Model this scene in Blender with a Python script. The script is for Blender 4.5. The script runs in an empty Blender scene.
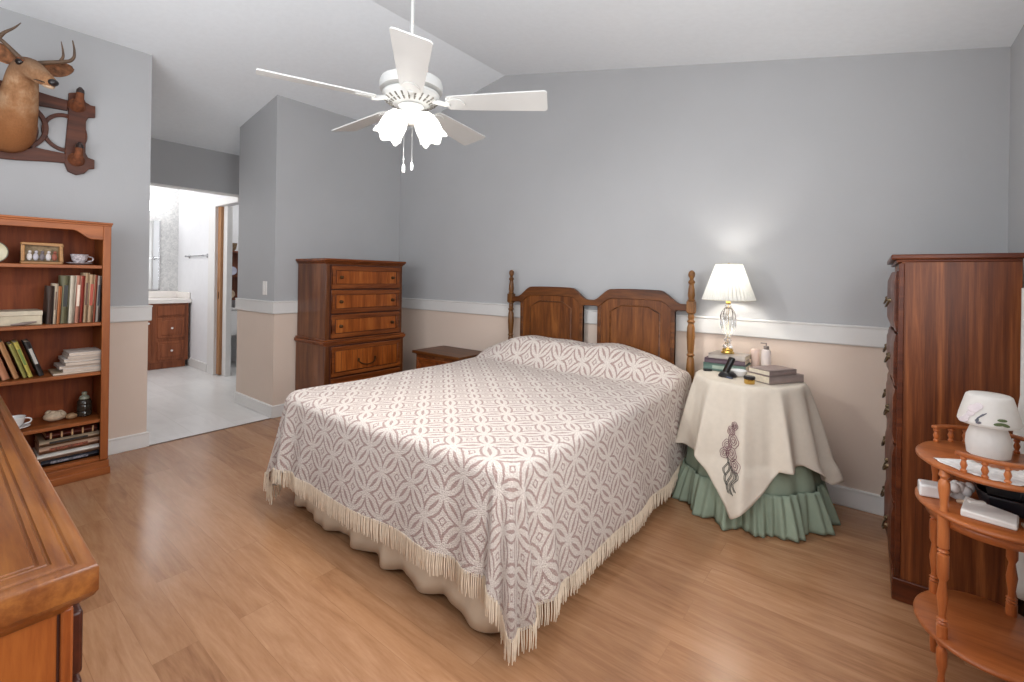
import bpy, bmesh, math, random
from mathutils import Vector, Matrix
from math import sin, cos, pi, radians, sqrt, hypot, atan2, floor as mfloor
random.seed(7)
S = bpy.context.scene
COL = S.collection

# ------------------------------------------------------------------ camera
cam_d = bpy.data.cameras.new('camera'); cam = bpy.data.objects.new('camera', cam_d); COL.objects.link(cam)
cam_d.sensor_width = 36; cam_d.lens = 459.62 / 1024 * 36
cam_d.shift_y = -(341 - 277.37) / 1024
cam_d.clip_start = .02
cam.matrix_world = Matrix.Translation((4.077, -3.1885, 1.25)) @ Matrix.Rotation(.6663, 4, 'Z') @ Matrix.Rotation(pi / 2, 4, 'X') @ Matrix.Rotation(.0152, 4, 'Z')
S.camera = cam
# ------------------------------------------------------------------ world and exposure
S.view_settings.view_transform = 'Standard'; S.view_settings.look = 'None'
S.view_settings.gamma = 1; S.view_settings.use_curve_mapping = False
S.view_settings.exposure = 0.18
W = bpy.data.worlds.new('world'); S.world = W; W.use_nodes = True
W.node_tree.nodes['Background'].inputs[0].default_value = (.75, .85, 1, 1)
W.node_tree.nodes['Background'].inputs[1].default_value = 1.0


def light(name, kind, loc, power, col=(1, 1, 1), size=None, size_y=None, rot=(0, 0, 0), radius=.05, spread=None):
    d = bpy.data.lights.new(name, kind); d.energy = power; d.color = col
    if kind == 'AREA':
        d.shape = 'RECTANGLE'; d.size = size; d.size_y = size_y
        if spread: d.spread = spread
    else:
        d.shadow_soft_size = radius
    o = bpy.data.objects.new(name, d); o.location = loc; o.rotation_euler = rot; COL.objects.link(o); return o


# upward fill in an added window behind the camera; daylight from the right window
light('added_front_fill', 'AREA', (2.35, -3.60, 1.62), 42, (.97, .985, 1), 2.9, 1.3, (radians(126), 0, 0))
light('daylight_right_window', 'AREA', (4.52, -2.35, 1.55), 36, (.95, .98, 1), 1.2, 1.1, (0, radians(98), 0))
# area fill added to brighten the bathroom
light('bathroom_fill', 'AREA', (-2.3, -2.5, 2.0), 18, (1, .99, 1), 1.4, .8, (radians(62), 0, 0))


# ------------------------------------------------------------------ helpers
def sr(r, g, b):
    def f(c):
        c /= 255.
        return c / 12.92 if c <= .04045 else ((c + .055) / 1.055) ** 2.4
    return (f(r), f(g), f(b), 1)


class NT:
    def __init__(s, name):
        s.m = bpy.data.materials.new(name); s.m.use_nodes = True; s.t = s.m.node_tree; s.n = s.t.nodes
        s.b = s.n['Principled BSDF']

    def new(s, kind, **kw):
        n = s.n.new(kind)
        for k, v in kw.items(): setattr(n, k, v)
        return n

    def link(s, a, b): s.t.links.new(a, b)

    def coord(s, scale=(1, 1, 1), rot=(0, 0, 0), kind='Object'):
        tc = s.new('ShaderNodeTexCoord'); mp = s.new('ShaderNodeMapping')
        mp.inputs['Scale'].default_value = scale; mp.inputs['Rotation'].default_value = rot
        s.link(tc.outputs[kind], mp.inputs['Vector']); return mp.outputs[0]

    def noise(s, vec, scale, detail=4, rough=.5, dist=0):
        n = s.new('ShaderNodeTexNoise'); n.inputs['Scale'].default_value = scale; n.inputs['Detail'].default_value = detail
        n.inputs['Roughness'].default_value = rough; n.inputs['Distortion'].default_value = dist
        s.link(vec, n.inputs['Vector']); return n.outputs['Fac']

    def ramp(s, fac, stops):
        r = s.new('ShaderNodeValToRGB'); e = r.color_ramp.elements
        while len(e) < len(stops): e.new(.5)
        for i, (p, c) in enumerate(stops): e[i].position = p; e[i].color = c
        s.link(fac, r.inputs[0]); return r.outputs[0]

    def math(s, op, a, b=None, c=None):
        n = s.new('ShaderNodeMath', operation=op)
        for i, v in enumerate((a, b, c)):
            if v is None: continue
            if isinstance(v, (int, float)): n.inputs[i].default_value = v
            else: s.link(v, n.inputs[i])
        return n.outputs[0]

    def mix(s, fac, a, b, mode='MIX'):
        n = s.new('ShaderNodeMix', data_type='RGBA', blend_type=mode)
        for i, v in ((0, fac), (6, a), (7, b)):
            if isinstance(v, (int, float)): n.inputs[i].default_value = v
            elif isinstance(v, tuple): n.inputs[i].default_value = v
            else: s.link(v, n.inputs[i])
        return n.outputs[2]

    def bump(s, h, strength=.3, dist=.01):
        b = s.new('ShaderNodeBump'); b.inputs['Strength'].default_value = strength; b.inputs['Distance'].default_value = dist
        s.link(h, b.inputs['Height']); s.link(b.outputs[0], s.b.inputs['Normal'])

    def set(s, **kw):
        for k, v in kw.items(): s.b.inputs[k].default_value = v
        return s


def plain(name, col, rough=.5, metal=0, vary=.06, nscale=12, bump=0, sheen=0, spec=None):
    t = NT(name); c = t.coord()
    f = t.noise(c, nscale, 3)
    dk = tuple(x * (1 - vary * 2.2) for x in col[:3]) + (1,)
    lt = tuple(min(1, x * (1 + vary)) for x in col[:3]) + (1,)
    t.link(t.ramp(f, [(.3, dk), (.7, lt)]), t.b.inputs['Base Color'])
    t.set(Roughness=rough, Metallic=metal)
    if spec is not None: t.b.inputs['Specular IOR Level'].default_value = spec
    if sheen: t.b.inputs['Sheen Weight'].default_value = sheen
    if bump: t.bump(t.noise(c, nscale * 8, 2), bump, .004)
    return t.m


def wood(name, dark, mid, light_, axis='X', rough=.4, scale=1.0, coat=0, streak=14, stretch=.09):
    dark, mid, light_ = [(c[0] * .90, c[1] * .79, c[2] * .66, 1) for c in (dark, mid, light_)]
    t = NT(name); st = {'X': (stretch, 1, 1), 'Y': (1, stretch, 1), 'Z': (1, 1, stretch)}[axis]
    c = t.coord(tuple(v * scale for v in st))
    a = t.noise(c, streak, 6, .6, .6); b = t.noise(c, streak * 5, 4, .7, .2)
    f = t.math('ADD', t.math('MULTIPLY', a, .72), t.math('MULTIPLY', b, .28))
    t.link(t.ramp(f, [(.36, dark), (.5, mid), (.64, light_)]), t.b.inputs['Base Color'])
    t.set(Roughness=rough); t.b.inputs['Specular IOR Level'].default_value = .35
    if coat: t.set(**{'Coat Weight': coat, 'Coat Roughness': .12})
    t.bump(b, .06, .003)
    return t.m


ORG = {}


class MB:
    """collects shapes for ONE mesh object"""
    def __init__(s): s.v = []; s.f = []; s.uv = None

    def quad_grid(s, rows, closed_u=False, closed_v=False, flip=False):
        b = len(s.v); nr = len(rows); nc = len(rows[0])
        for r in rows: s.v += [tuple(p) for p in r]
        for i in range(nr if closed_v else nr - 1):
            for j in range(nc if closed_u else nc - 1):
                q = [b + i * nc + j, b + i * nc + (j + 1) % nc, b + ((i + 1) % nr) * nc + (j + 1) % nc, b + ((i + 1) % nr) * nc + j]
                s.f.append(q[::-1] if flip else q)
        return s

    def box(s, x0, x1, y0, y1, z0, z1):
        b = len(s.v)
        s.v += [(x, y, z) for z in (z0, z1) for y in (y0, y1) for x in (x0, x1)]
        s.f += [[b + i for i in q] for q in ((0, 2, 3, 1), (4, 5, 7, 6), (0, 1, 5, 4), (2, 6, 7, 3), (0, 4, 6, 2), (1, 3, 7, 5))]
        return s

    def obox(s, c, size, rz=0, rx=0, ry=0):
        M = Matrix.Rotation(rz, 3, 'Z') @ Matrix.Rotation(ry, 3, 'Y') @ Matrix.Rotation(rx, 3, 'X')
        b = len(s.v); c = Vector(c)
        for z in (-.5, .5):
            for y in (-.5, .5):
                for x in (-.5, .5):
                    s.v.append(tuple(c + M @ Vector((x * size[0], y * size[1], z * size[2]))))
        s.f += [[b + i for i in q] for q in ((0, 2, 3, 1), (4, 5, 7, 6), (0, 1, 5, 4), (2, 6, 7, 3), (0, 4, 6, 2), (1, 3, 7, 5))]
        return s

    def prism(s, pts, axis, a0, a1):
        """pts: 2D outline; axis: the extrusion axis. pts are the other two coords in XYZ order"""
        def mk(p, a):
            return {'X': (a, p[0], p[1]), 'Y': (p[0], a, p[1]), 'Z': (p[0], p[1], a)}[axis]
        b = len(s.v); n = len(pts)
        s.v += [mk(p, a0) for p in pts] + [mk(p, a1) for p in pts]
        s.f.append([b + i for i in range(n)][::-1]); s.f.append([b + n + i for i in range(n)])
        for i in range(n): s.f.append([b + i, b + (i + 1) % n, b + n + (i + 1) % n, b + n + i])
        return s

    def strip(s, up, lo, axis, a0, a1):
        """closed slab between an upper and lower polyline of equal length (for wavy boards)"""
        for i in range(len(up) - 1):
            pass
        def mk(p, a):
            return {'X': (a, p[0], p[1]), 'Y': (p[0], a, p[1]), 'Z': (p[0], p[1], a)}[axis]
        rows = [[mk(p, a0) for p in up], [mk(p, a1) for p in up], [mk(p, a1) for p in lo], [mk(p, a0) for p in lo]]
        b = len(s.v); n = len(up)
        s.quad_grid(rows, closed_v=True)
        s.f.append([b, b + n, b + 2 * n, b + 3 * n]); s.f.append([b + n - 1, b + 4 * n - 1, b + 3 * n - 1, b + 2 * n - 1])
        return s

    def lathe(s, prof, c=(0, 0, 0), n=24, axis='Z', cap=True, squash=(1, 1), lobes=0, lobe_amp=0):
        rows = []
        for r, h in prof:
            row = []
            for k in range(n):
                a = 2 * pi * k / n; rr = r * (1 + (lobe_amp * cos(lobes * a) if lobes else 0))
                x, y = rr * cos(a) * squash[0], rr * sin(a) * squash[1]
                p = {'Z': (x, y, h), 'Y': (x, h, y), 'X': (h, x, y)}[axis]
                row.append((p[0] + c[0], p[1] + c[1], p[2] + c[2]))
            rows.append(row)
        b = len(s.v); s.quad_grid(rows, closed_u=True)
        if cap:
            if prof[0][0] > 1e-5: s.f.append([b + k for k in range(n)][::-1])
            if prof[-1][0] > 1e-5: s.f.append([b + (len(prof) - 1) * n + k for k in range(n)])
        return s

    def tube(s, pts, r, n=8, closed=False):
        pts = [Vector(p) for p in pts]; rs = r if isinstance(r, (list, tuple)) else [r] * len(pts)
        rows = []; up = None
        for i, p in enumerate(pts):
            if closed: t = pts[(i + 1) % len(pts)] - pts[i - 1]
            else: t = pts[min(i + 1, len(pts) - 1)] - pts[max(i - 1, 0)]
            t = t.normalized() if t.length > 1e-9 else Vector((0, 0, 1))
            if up is None: up = Vector((0, 0, 1)) if abs(t.z) < .9 else Vector((1, 0, 0))
            a = t.cross(up)
            if a.length < 1e-4: a = t.cross(Vector((0, 1, 0)))
            a.normalize(); bb = a.cross(t).normalized(); up = bb
            rows.append([tuple(p + a * cos(2 * pi * k / n) * rs[i] + bb * sin(2 * pi * k / n) * rs[i]) for k in range(n)])
        b = len(s.v); s.quad_grid(rows, closed_u=True, closed_v=closed)
        if not closed:
            s.f.append([b + k for k in range(n)][::-1]); s.f.append([b + (len(pts) - 1) * n + k for k in range(n)])
        return s

    def ball(s, c, r, n=16, m=10, M=None):
        r = r if isinstance(r, (list, tuple)) else (r, r, r)
        rows = []
        for i in range(m + 1):
            th = pi * i / m; row = []
            for k in range(n):
                p = Vector((r[0] * sin(th) * cos(2 * pi * k / n), r[1] * sin(th) * sin(2 * pi * k / n), r[2] * cos(th)))
                if M: p = M @ p
                row.append(tuple(p + Vector(c)))
            rows.append(row)
        return s.quad_grid(rows, closed_u=True)

    def build(s, name, mat, parent=None, bevel=0, smooth=True, ang=38, seg=2, subd=0, kind=None, solid=0):
        me = bpy.data.meshes.new(name)
        if parent is None:
            xs = [v[0] for v in s.v]; ys = [v[1] for v in s.v]; zs = [v[2] for v in s.v]
            org = Vector(((min(xs) + max(xs)) / 2, (min(ys) + max(ys)) / 2, min(zs)))
        else: org = ORG[parent.name]
        me.from_pydata([tuple(Vector(v) - org) for v in s.v], [], s.f)
        bm = bmesh.new(); bm.from_mesh(me)
        if s.uv:
            lay = bm.loops.layers.uv.new('UVMap')
            bm.verts.ensure_lookup_table()
            for f in bm.faces:
                for l in f.loops: l[lay].uv = s.uv[l.vert.index]
        else:
            bmesh.ops.remove_doubles(bm, verts=bm.verts, dist=1e-6)
        bmesh.ops.recalc_face_normals(bm, faces=bm.faces)
        if smooth:
            for f in bm.faces: f.smooth = True
            for e in bm.edges:
                if len(e.link_faces) == 2: e.smooth = e.calc_face_angle(0) < radians(ang)
        bm.to_mesh(me); bm.free()
        for m in (mat if isinstance(mat, list) else [mat]): me.materials.append(m)
        o = bpy.data.objects.new(name, me); COL.objects.link(o)
        if parent is None: o.location = org; ORG[o.name] = org
        else: o.parent = parent; ORG[o.name] = ORG[parent.name]
        if bevel:
            b = o.modifiers.new('bevel', 'BEVEL'); b.width = bevel; b.segments = seg; b.limit_method = 'ANGLE'; b.angle_limit = radians(40); b.harden_normals = False
        if subd:
            b = o.modifiers.new('subd', 'SUBSURF'); b.levels = subd; b.render_levels = subd
        if solid:
            b = o.modifiers.new('solid', 'SOLIDIFY'); b.thickness = solid; b.offset = 0
        if kind: o['kind'] = kind
        return o


def tag(o, label, cat, group=None, kind=None):
    o['label'] = label; o['category'] = cat
    if group: o['group'] = group
    if kind: o['kind'] = kind
    return o


def thing(name, label, cat, loc=(0, 0, 0), rz=0, group=None, local=False):
    o = bpy.data.objects.new(name, None); COL.objects.link(o); o.location = loc; o.rotation_euler = (0, 0, rz)
    o.empty_display_size = .05
    ORG[o.name] = Vector((0, 0, 0)) if local else Vector(loc)
    return tag(o, label, cat, group)


def struct(o, label=None):
    o['kind'] = 'structure'
    if label: o['label'] = label
    return o


def copy_tree(o, parent=None):
    c = o.copy(); COL.objects.link(c); c.parent = parent
    for ch in [x for x in COL.objects if x.parent == o]: copy_tree(ch, c)
    return c


# ------------------------------------------------------------------ materials
def wall_mat(name, upper, lower):
    t = NT(name); g = t.new('ShaderNodeNewGeometry'); sp = t.new('ShaderNodeSeparateXYZ'); t.link(g.outputs['Position'], sp.inputs[0])
    f = t.math('GREATER_THAN', sp.outputs[2], .95)
    c = t.coord(); n = t.noise(c, 3, 3)
    up = t.ramp(n, [(.3, tuple(v * .97 for v in upper[:3]) + (1,)), (.7, upper)])
    lo = t.ramp(n, [(.3, tuple(v * .97 for v in lower[:3]) + (1,)), (.7, lower)])
    t.link(t.mix(f, lo, up), t.b.inputs['Base Color']); t.set(Roughness=.62)
    t.b.inputs['Specular IOR Level'].default_value = .3
    t.bump(t.noise(c, 90, 2), .12, .003); return t.m


M_wall = wall_mat('wall_paint_two_tone', sr(176, 176, 177), sr(216, 197, 182))
M_ceil = plain('ceiling_paint', sr(236, 240, 243), .8, vary=.01, nscale=30, bump=.25)
M_white = plain('white_trim_paint', sr(226, 224, 221), .4, vary=.01)
M_rail = plain('rail_paint', sr(214, 212, 209), .45, vary=.01)
M_bathwall = plain('bathroom_wall_paint', sr(232, 232, 234), .6, vary=.01)


def floor_mat():
    t = NT('laminate_floor'); c = t.coord(kind='Object')
    br = t.new('ShaderNodeTexBrick'); t.link(c, br.inputs['Vector'])
    br.inputs['Scale'].default_value = 1; br.inputs['Brick Width'].default_value = 1.25; br.inputs['Row Height'].default_value = .128
    br.inputs['Mortar Size'].default_value = .0008; br.inputs['Mortar Smooth'].default_value = .1; br.inputs['Bias'].default_value = 0
    br.offset = .37; br.offset_frequency = 2; br.squash = 1
    br.inputs['Color1'].default_value = (0, 0, 0, 1); br.inputs['Color2'].default_value = (1, 1, 1, 1); br.inputs['Mortar'].default_value = (.5, .5, .5, 1)
    sep = t.new('ShaderNodeSeparateColor'); t.link(br.outputs['Color'], sep.inputs[0])
    # grain, shifted from strip to strip
    mp = t.new('ShaderNodeVectorMath', operation='ADD'); cb = t.new('ShaderNodeCombineXYZ')
    t.link(t.math('MULTIPLY', sep.outputs[0], 7.3), cb.inputs[1]); t.link(t.math('MULTIPLY', sep.outputs[0], 3.1), cb.inputs[0])
    t.link(c, mp.inputs[0]); t.link(cb.outputs[0], mp.inputs[1])
    m2 = t.new('ShaderNodeMapping'); m2.inputs['Scale'].default_value = (.11, 1, 1); t.link(mp.outputs[0], m2.inputs[0])
    g = t.noise(m2.outputs[0], 16, 6, .62, 1.6); g2 = t.noise(m2.outputs[0], 130, 3, .6)
    f = t.math('ADD', t.math('MULTIPLY', g, .6), t.math('ADD', t.math('ADD', .04, t.math('MULTIPLY', sep.outputs[0], .16)), t.math('MULTIPLY', g2, .2)))
    col = t.ramp(f, [(.30, sr(136, 94, 64)), (.52, sr(168, 122, 87)), (.78, sr(192, 147, 110))])
    # the wider plank joints, every third strip
    col = t.mix(t.math('MULTIPLY', br.outputs['Fac'], .35), col, sr(105, 70, 46))
    t.link(col, t.b.inputs['Base Color']); t.set(Roughness=.27)
    t.link(t.math('ADD', .17, t.math('MULTIPLY', g2, .12)), t.b.inputs['Roughness'])
    t.b.inputs['Specular IOR Level'].default_value = .6
    t.bump(g2, .03, .002); return t.m


def tile_mat():
    t = NT('pale_tile_floor'); c = t.coord()
    br = t.new('ShaderNodeTexBrick'); t.link(c, br.inputs['Vector']); br.inputs['Brick Width'].default_value = .9; br.inputs['Row Height'].default_value = .3
    br.inputs['Scale'].default_value = 1; br.inputs['Mortar Size'].default_value = .004; br.offset = .5
    br.inputs['Color1'].default_value = sr(222, 220, 217); br.inputs['Color2'].default_value = sr(232, 230, 228); br.inputs['Mortar'].default_value = sr(220, 218, 215)
    m2 = t.coord((.25, 1, 1)); v = t.noise(m2, 9, 6, .6, 1.5)
    t.link(t.mix(t.ramp(v, [(.45, (0, 0, 0, 1)), (.75, (.5, .5, .5, 1))]), br.outputs['Color'], sr(205, 203, 202)), t.b.inputs['Base Color'])
    t.set(Roughness=.3); return t.m


def chenille_mat():
    """raised wedding-ring lattice of cream chenille on a mauve ground"""
    t = NT('chenille_bedspread'); tc = t.new('ShaderNodeTexCoord'); mp = t.new('ShaderNodeMapping')
    mp.inputs['Scale'].default_value = (1 / .128, 1 / .128, 1); mp.inputs['Rotation'].default_value = (0, 0, radians(43)); t.link(tc.outputs['UV'], mp.inputs[0])
    wob = t.new('ShaderNodeTexNoise'); wob.inputs['Scale'].default_value = 7; wob.inputs['Detail'].default_value = 6; wob.inputs['Roughness'].default_value = .7; t.link(mp.outputs[0], wob.inputs['Vector'])
    va = t.new('ShaderNodeVectorMath', operation='MULTIPLY_ADD'); t.link(wob.outputs['Color'], va.inputs[0]); va.inputs[1].default_value = (.12, .12, 0); t.link(mp.outputs[0], va.inputs[2])
    sp = t.new('ShaderNodeSeparateXYZ'); t.link(va.outputs[0], sp.inputs[0])
    x = t.math('ABSOLUTE', t.math('SUBTRACT', t.math('FRACT', sp.outputs[0]), .5)); y = t.math('ABSOLUTE', t.math('SUBTRACT', t.math('FRACT', sp.outputs[1]), .5))

    def petal(a, b):
        hw = t.math('ADD', t.math('MULTIPLY', t.math('SUBTRACT', 1, t.math('MULTIPLY', t.math('MULTIPLY', b, b), 4)), .20), .018)
        d = t.math('SUBTRACT', .5, a)
        inside = t.math('LESS_THAN', d, hw)
        slit = t.math('MULTIPLY', t.math('LESS_THAN', d, t.math('MULTIPLY', t.math('SUBTRACT', 1, t.math('MULTIPLY', t.math('MULTIPLY', b, b), 10.)), .055)), t.math('LESS_THAN', b, .31))
        return t.math('SUBTRACT', inside, slit), t.math('SUBTRACT', d, hw)
    p1, s1 = petal(x, y); p2, s2 = petal(y, x)
    mx = t.math('MAXIMUM', x, y)
    sq = t.math('GREATER_THAN', t.math('MINIMUM', s1, s2), .075)
    ring = t.math('MULTIPLY', t.math('GREATER_THAN', mx, .055), t.math('LESS_THAN', mx, .095))
    sqr = t.math('SUBTRACT', sq, ring)
    f = t.math('MAXIMUM', t.math('MAXIMUM', p1, p2), sqr)
    fz = t.new('ShaderNodeTexNoise'); fz.inputs['Scale'].default_value = 210; fz.inputs['Detail'].default_value = 1; t.link(tc.outputs['UV'], fz.inputs['Vector'])
    fzc = t.ramp(fz.outputs['Fac'], [(.36, (0, 0, 0, 1)), (.62, (1, 1, 1, 1))])
    cream = t.mix(fzc, sr(208, 193, 183), sr(238, 228, 219)); mauve = t.mix(fzc, sr(164, 136, 128), sr(196, 170, 161))
    t.link(t.mix(f, mauve, cream), t.b.inputs['Base Color']); t.set(Roughness=.95); t.b.inputs['Sheen Weight'].default_value = .15
    t.b.inputs['Specular IOR Level'].default_value = .1
    h = t.math('ADD', f, t.math('MULTIPLY', fzc, .6)); t.bump(h, .8, .008)
    return t.m


M_floor = floor_mat(); M_tile = tile_mat(); M_chen = chenille_mat()
M_fringe = plain('fringe_yarn', sr(228, 212, 190), .95, vary=.05, nscale=60, spec=.1)
M_skirt = plain('bed_skirt_cotton', sr(222, 204, 180), .9, vary=.02, spec=.1)
M_matt = plain('mattress_ticking', sr(225, 220, 212), .9)
W_head = wood('headboard_walnut', sr(62, 34, 14), sr(92, 54, 24), sr(120, 76, 38), 'X', .38)
W_headz = wood('headboard_walnut_post', sr(78, 50, 22), sr(110, 74, 36), sr(142, 102, 58), 'Z', .34)
W_panel = wood('headboard_veneer', sr(80, 44, 17), sr(108, 64, 28), sr(138, 88, 44), 'Z', .38, streak=20)
W_chest = wood('chest_maple_stain', sr(88, 44, 18), sr(122, 66, 29), sr(150, 88, 44), 'Y', .36)
W_chestz = wood('chest_side_stain', sr(82, 46, 23), sr(108, 64, 36), sr(136, 88, 54), 'Z', .36, coat=.2)
W_inlay = wood('chest_inlay_veneer', sr(118, 60, 20), sr(150, 82, 32), sr(180, 110, 52), 'Z', .38, streak=16)
W_groove = plain('groove_and_gap_dark', sr(66, 28, 12), .5)  # dark brown of grooves and reeding; also paints the shade in gaps
W_tall = wood('tall_chest_walnut', sr(74, 36, 18), sr(112, 62, 33), sr(158, 98, 58), 'Z', .36, streak=24, stretch=.035)
W_tallt = wood('tall_chest_top_walnut', sr(66, 30, 15), sr(94, 46, 25), sr(120, 66, 38), 'X', .35)
W_cur = wood('curio_maple', sr(146, 82, 44), sr(174, 104, 60), sr(194, 126, 80), 'X', .34, coat=.15)
W_curz = wood('curio_maple_posts', sr(150, 82, 42), sr(180, 106, 60), sr(202, 130, 82), 'Z', .34, coat=.15)
W_book = wood('bookcase_stain', sr(118, 64, 28), sr(148, 84, 40), sr(168, 102, 54), 'Z', .42)
W_booky = wood('bookcase_shelf_stain', sr(122, 66, 30), sr(152, 88, 43), sr(174, 106, 58), 'Y', .42)
W_bookin = wood('bookcase_back_stain', sr(118, 54, 18), sr(146, 72, 28), sr(164, 88, 38), 'Z', .6)
W_dress = wood('dresser_oak_top', sr(80, 42, 16), sr(122, 70, 30), sr(164, 108, 54), 'X', .3, coat=.3, streak=11)
W_dressz = wood('dresser_oak_side', sr(98, 46, 18), sr(140, 74, 32), sr(166, 98, 46), 'Z', .38, streak=18)
W_dark = wood('dark_drawer_wood', sr(46, 18, 9), sr(66, 28, 14), sr(84, 38, 20), 'X', .4)
W_plaq = wood('plaque_walnut', sr(60, 30, 20), sr(88, 48, 32), sr(110, 64, 44), 'Y', .45)
W_van = wood('vanity_oak', sr(116, 66, 42), sr(144, 86, 58), sr(164, 102, 70), 'Z', .45)
W_door = wood('pocket_door_oak', sr(150, 110, 78), sr(176, 136, 102), sr(192, 152, 118), 'Z', .5)
M_brass = plain('antique_brass', sr(120, 104, 82), .35, 1, vary=.2)
M_brassd = plain('dark_antique_brass', sr(84, 58, 34), .42, .8, vary=.1)
M_gold = plain('polished_brass', sr(214, 178, 100), .2, 1, vary=.03)
M_chrome = plain('chrome', sr(210, 210, 212), .15, 1, vary=.02)
M_fan = plain('fan_white_enamel', sr(206, 206, 203), .4, vary=.01)
M_black = plain('black_plastic', sr(22, 22, 24), .35, vary=.1)
M_page = plain('book_pages', sr(216, 204, 182), .85, vary=.05, nscale=80)
M_porc = plain('white_porcelain', sr(236, 234, 232), .15, vary=.01)
M_plas = plain('white_plastic', sr(232, 228, 222), .4, vary=.02)


def glass(name, col=(1, 1, 1, 1), rough=.0, ior=1.45):
    t = NT(name); t.set(**{'Base Color': col, 'Roughness': rough, 'Transmission Weight': 1.0, 'IOR': ior}); return t.m


M_glass = glass('clear_crystal'); M_pane = None


def pane_mat():
    t = NT('window_glass'); tr = t.new('ShaderNodeBsdfTransparent'); gl = t.new('ShaderNodeBsdfGlossy'); gl.inputs['Roughness'].default_value = .02
    mx = t.new('ShaderNodeMixShader'); mx.inputs[0].default_value = .06
    t.link(tr.outputs[0], mx.inputs[1]); t.link(gl.outputs[0], mx.inputs[2]); t.link(mx.outputs[0], t.n['Material Output'].inputs[0]); return t.m


M_pane = pane_mat()


def shade_mat(name, col, trans=.55, rough=.8, glow=0, stripes=None):
    t = NT(name); d = t.new('ShaderNodeBsdfDiffuse'); tr = t.new('ShaderNodeBsdfTranslucent'); mx = t.new('ShaderNodeMixShader')
    c = t.coord(); n = t.noise(c, 40, 2)
    colr = t.ramp(n, [(.3, tuple(v * .95 for v in col[:3]) + (1,)), (.7, col)])
    t.link(colr, d.inputs[0]); t.link(colr, tr.inputs[0]); mx.inputs[0].default_value = trans
    t.link(d.outputs[0], mx.inputs[1]); t.link(tr.outputs[0], mx.inputs[2]); out = mx.outputs[0]
    if glow:
        e = t.new('ShaderNodeEmission'); e.inputs[0].default_value = col; e.inputs[1].default_value = glow
        a = t.new('ShaderNodeAddShader'); t.link(out, a.inputs[0]); t.link(e.outputs[0], a.inputs[1]); out = a.outputs[0]
    t.link(out, t.n['Material Output'].inputs[0]); return t.m


def emit(name, col, st):
    t = NT(name); t.b.inputs['Emission Color'].default_value = col; t.b.inputs['Emission Strength'].default_value = st; t.b.inputs['Base Color'].default_value = col; return t.m


M_bulb = emit('lit_bulb', (1, .95, .86, 1), 8)
M_fanshade = shade_mat('lit_frosted_glass', (.93, .92, .90, 1), .35, glow=.55)
M_lshade = shade_mat('pleated_shade_fabric', (.70, .69, .65, 1), .11)


# ================================================================== SETTING
YF = -3.68           # wall behind the camera
XR = 4.58
ZL, RX, ZR_ = 2.801, 1.4545, 3.0607
sL, sR_ = .1785, .2152


def zc(x): return ZL + sL * x if x <= RX else ZR_ - sR_ * (x - RX)


struct(MB().box(0, XR, YF, 0, -.06, 0).build('floor', M_floor))
struct(MB().box(-3.9, 0, -3.2, .6, -.06, -.0005).build('floor_bathroom', M_tile))
# vaulted ceiling over the bedroom, ridge running away from the head wall
m = MB(); x0 = -1.5
m.prism([(x0, zc(x0)), (RX, zc(RX)), (XR + .12, zc(XR + .12)), (XR + .12, zc(XR + .12) + .1), (RX, zc(RX) + .1), (x0, zc(x0) + .1)], 'Y', YF - .1, .12)
struct(m.build('ceiling', M_ceil, smooth=False))
struct(MB().box(-3.9, -1.50, -3.2, .6, 2.44, 2.5).build('ceiling_bathroom', M_ceil, smooth=False))


def wall_poly(name, pts, axis, a0, a1, mat=M_wall):
    return struct(MB().prism(pts, axis, a0, a1).build(name, mat, smooth=False))


wall_poly('wall_back', [(-.1, 0), (XR + .12, 0), (XR + .12, zc(XR + .12)), (RX, zc(RX)), (-.1, zc(-.1))], 'Y', 0, .12)
wall_poly('wall_left', [(YF, 0), (-2.209, 0), (-2.209, zc(0)), (YF, zc(0))], 'X', -.12, 0)
# closet block left of the head wall
m = MB().prism([(-.764, 0), (0, 0), (0, zc(0)), (-.764, zc(-.764))], 'Y', -1.33, -.002)
struct(m.build('wall_closet', M_wall, smooth=False))
# alcove side wall and the wall with the wide opening to the bathroom
wall_poly('wall_alcove', [(-1.43, 0), (-.12, 0), (-.12, zc(-.12)), (-1.43, zc(-1.43))], 'Y', -2.9, -2.8)
struct(MB().box(-.11, -.02, -2.85, -2.21, 0, .01).build('trim_1', M_white))
m = MB().box(-1.53, -1.43, -2.7, -1.02, 2.11, 2.62).box(-1.53, -1.43, -3.2, -2.7, 0, 2.62).box(-1.53, -1.43, -1.02, -.95, 0, 2.62)
struct(m.build('wall_header', M_wall, smooth=False))
struct(MB().box(-1.535, -1.425, -2.7, -1.025, 2.10, 2.114).build('trim_2', M_white))
# bathroom shell
m = MB().box(-3.75, -2.25, -1.0, -.92, 0, 2.44).box(-2.25, -1.53, -1.0, -.92, 2.06, 2.44).box(-1.53, -.70, -1.0, -.92, 0, 2.75)
struct(m.build('wall_bathroom', M_bathwall, smooth=False))
M_paper = None
t = NT('grey_wallpaper'); c = t.coord(); n1 = t.noise(c, 26, 5, .7, 1.2); t.link(t.ramp(n1, [(.4, sr(188, 188, 188)), (.6, sr(214, 213, 211))]), t.b.inputs['Base Color']); M_paper = t.m
struct(MB().box(-3.75, -3.65, -3.2, .6, 0, 2.44).build('wall_mirror', M_paper, smooth=False))
struct(MB().box(-3.65, -1.43, -3.3, -3.2, 0, 2.6).build('wall_bath_front', M_bathwall, smooth=False))
struct(MB().box(-3.12, -3.04, -.92, .5, 0, 2.44).box(-3.04, -.764, .5, .6, 0, 2.5).box(-.86, -.764, -.92, .5, 0, 2.5).build('wall_toilet_room', M_bathwall, smooth=False))
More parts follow.
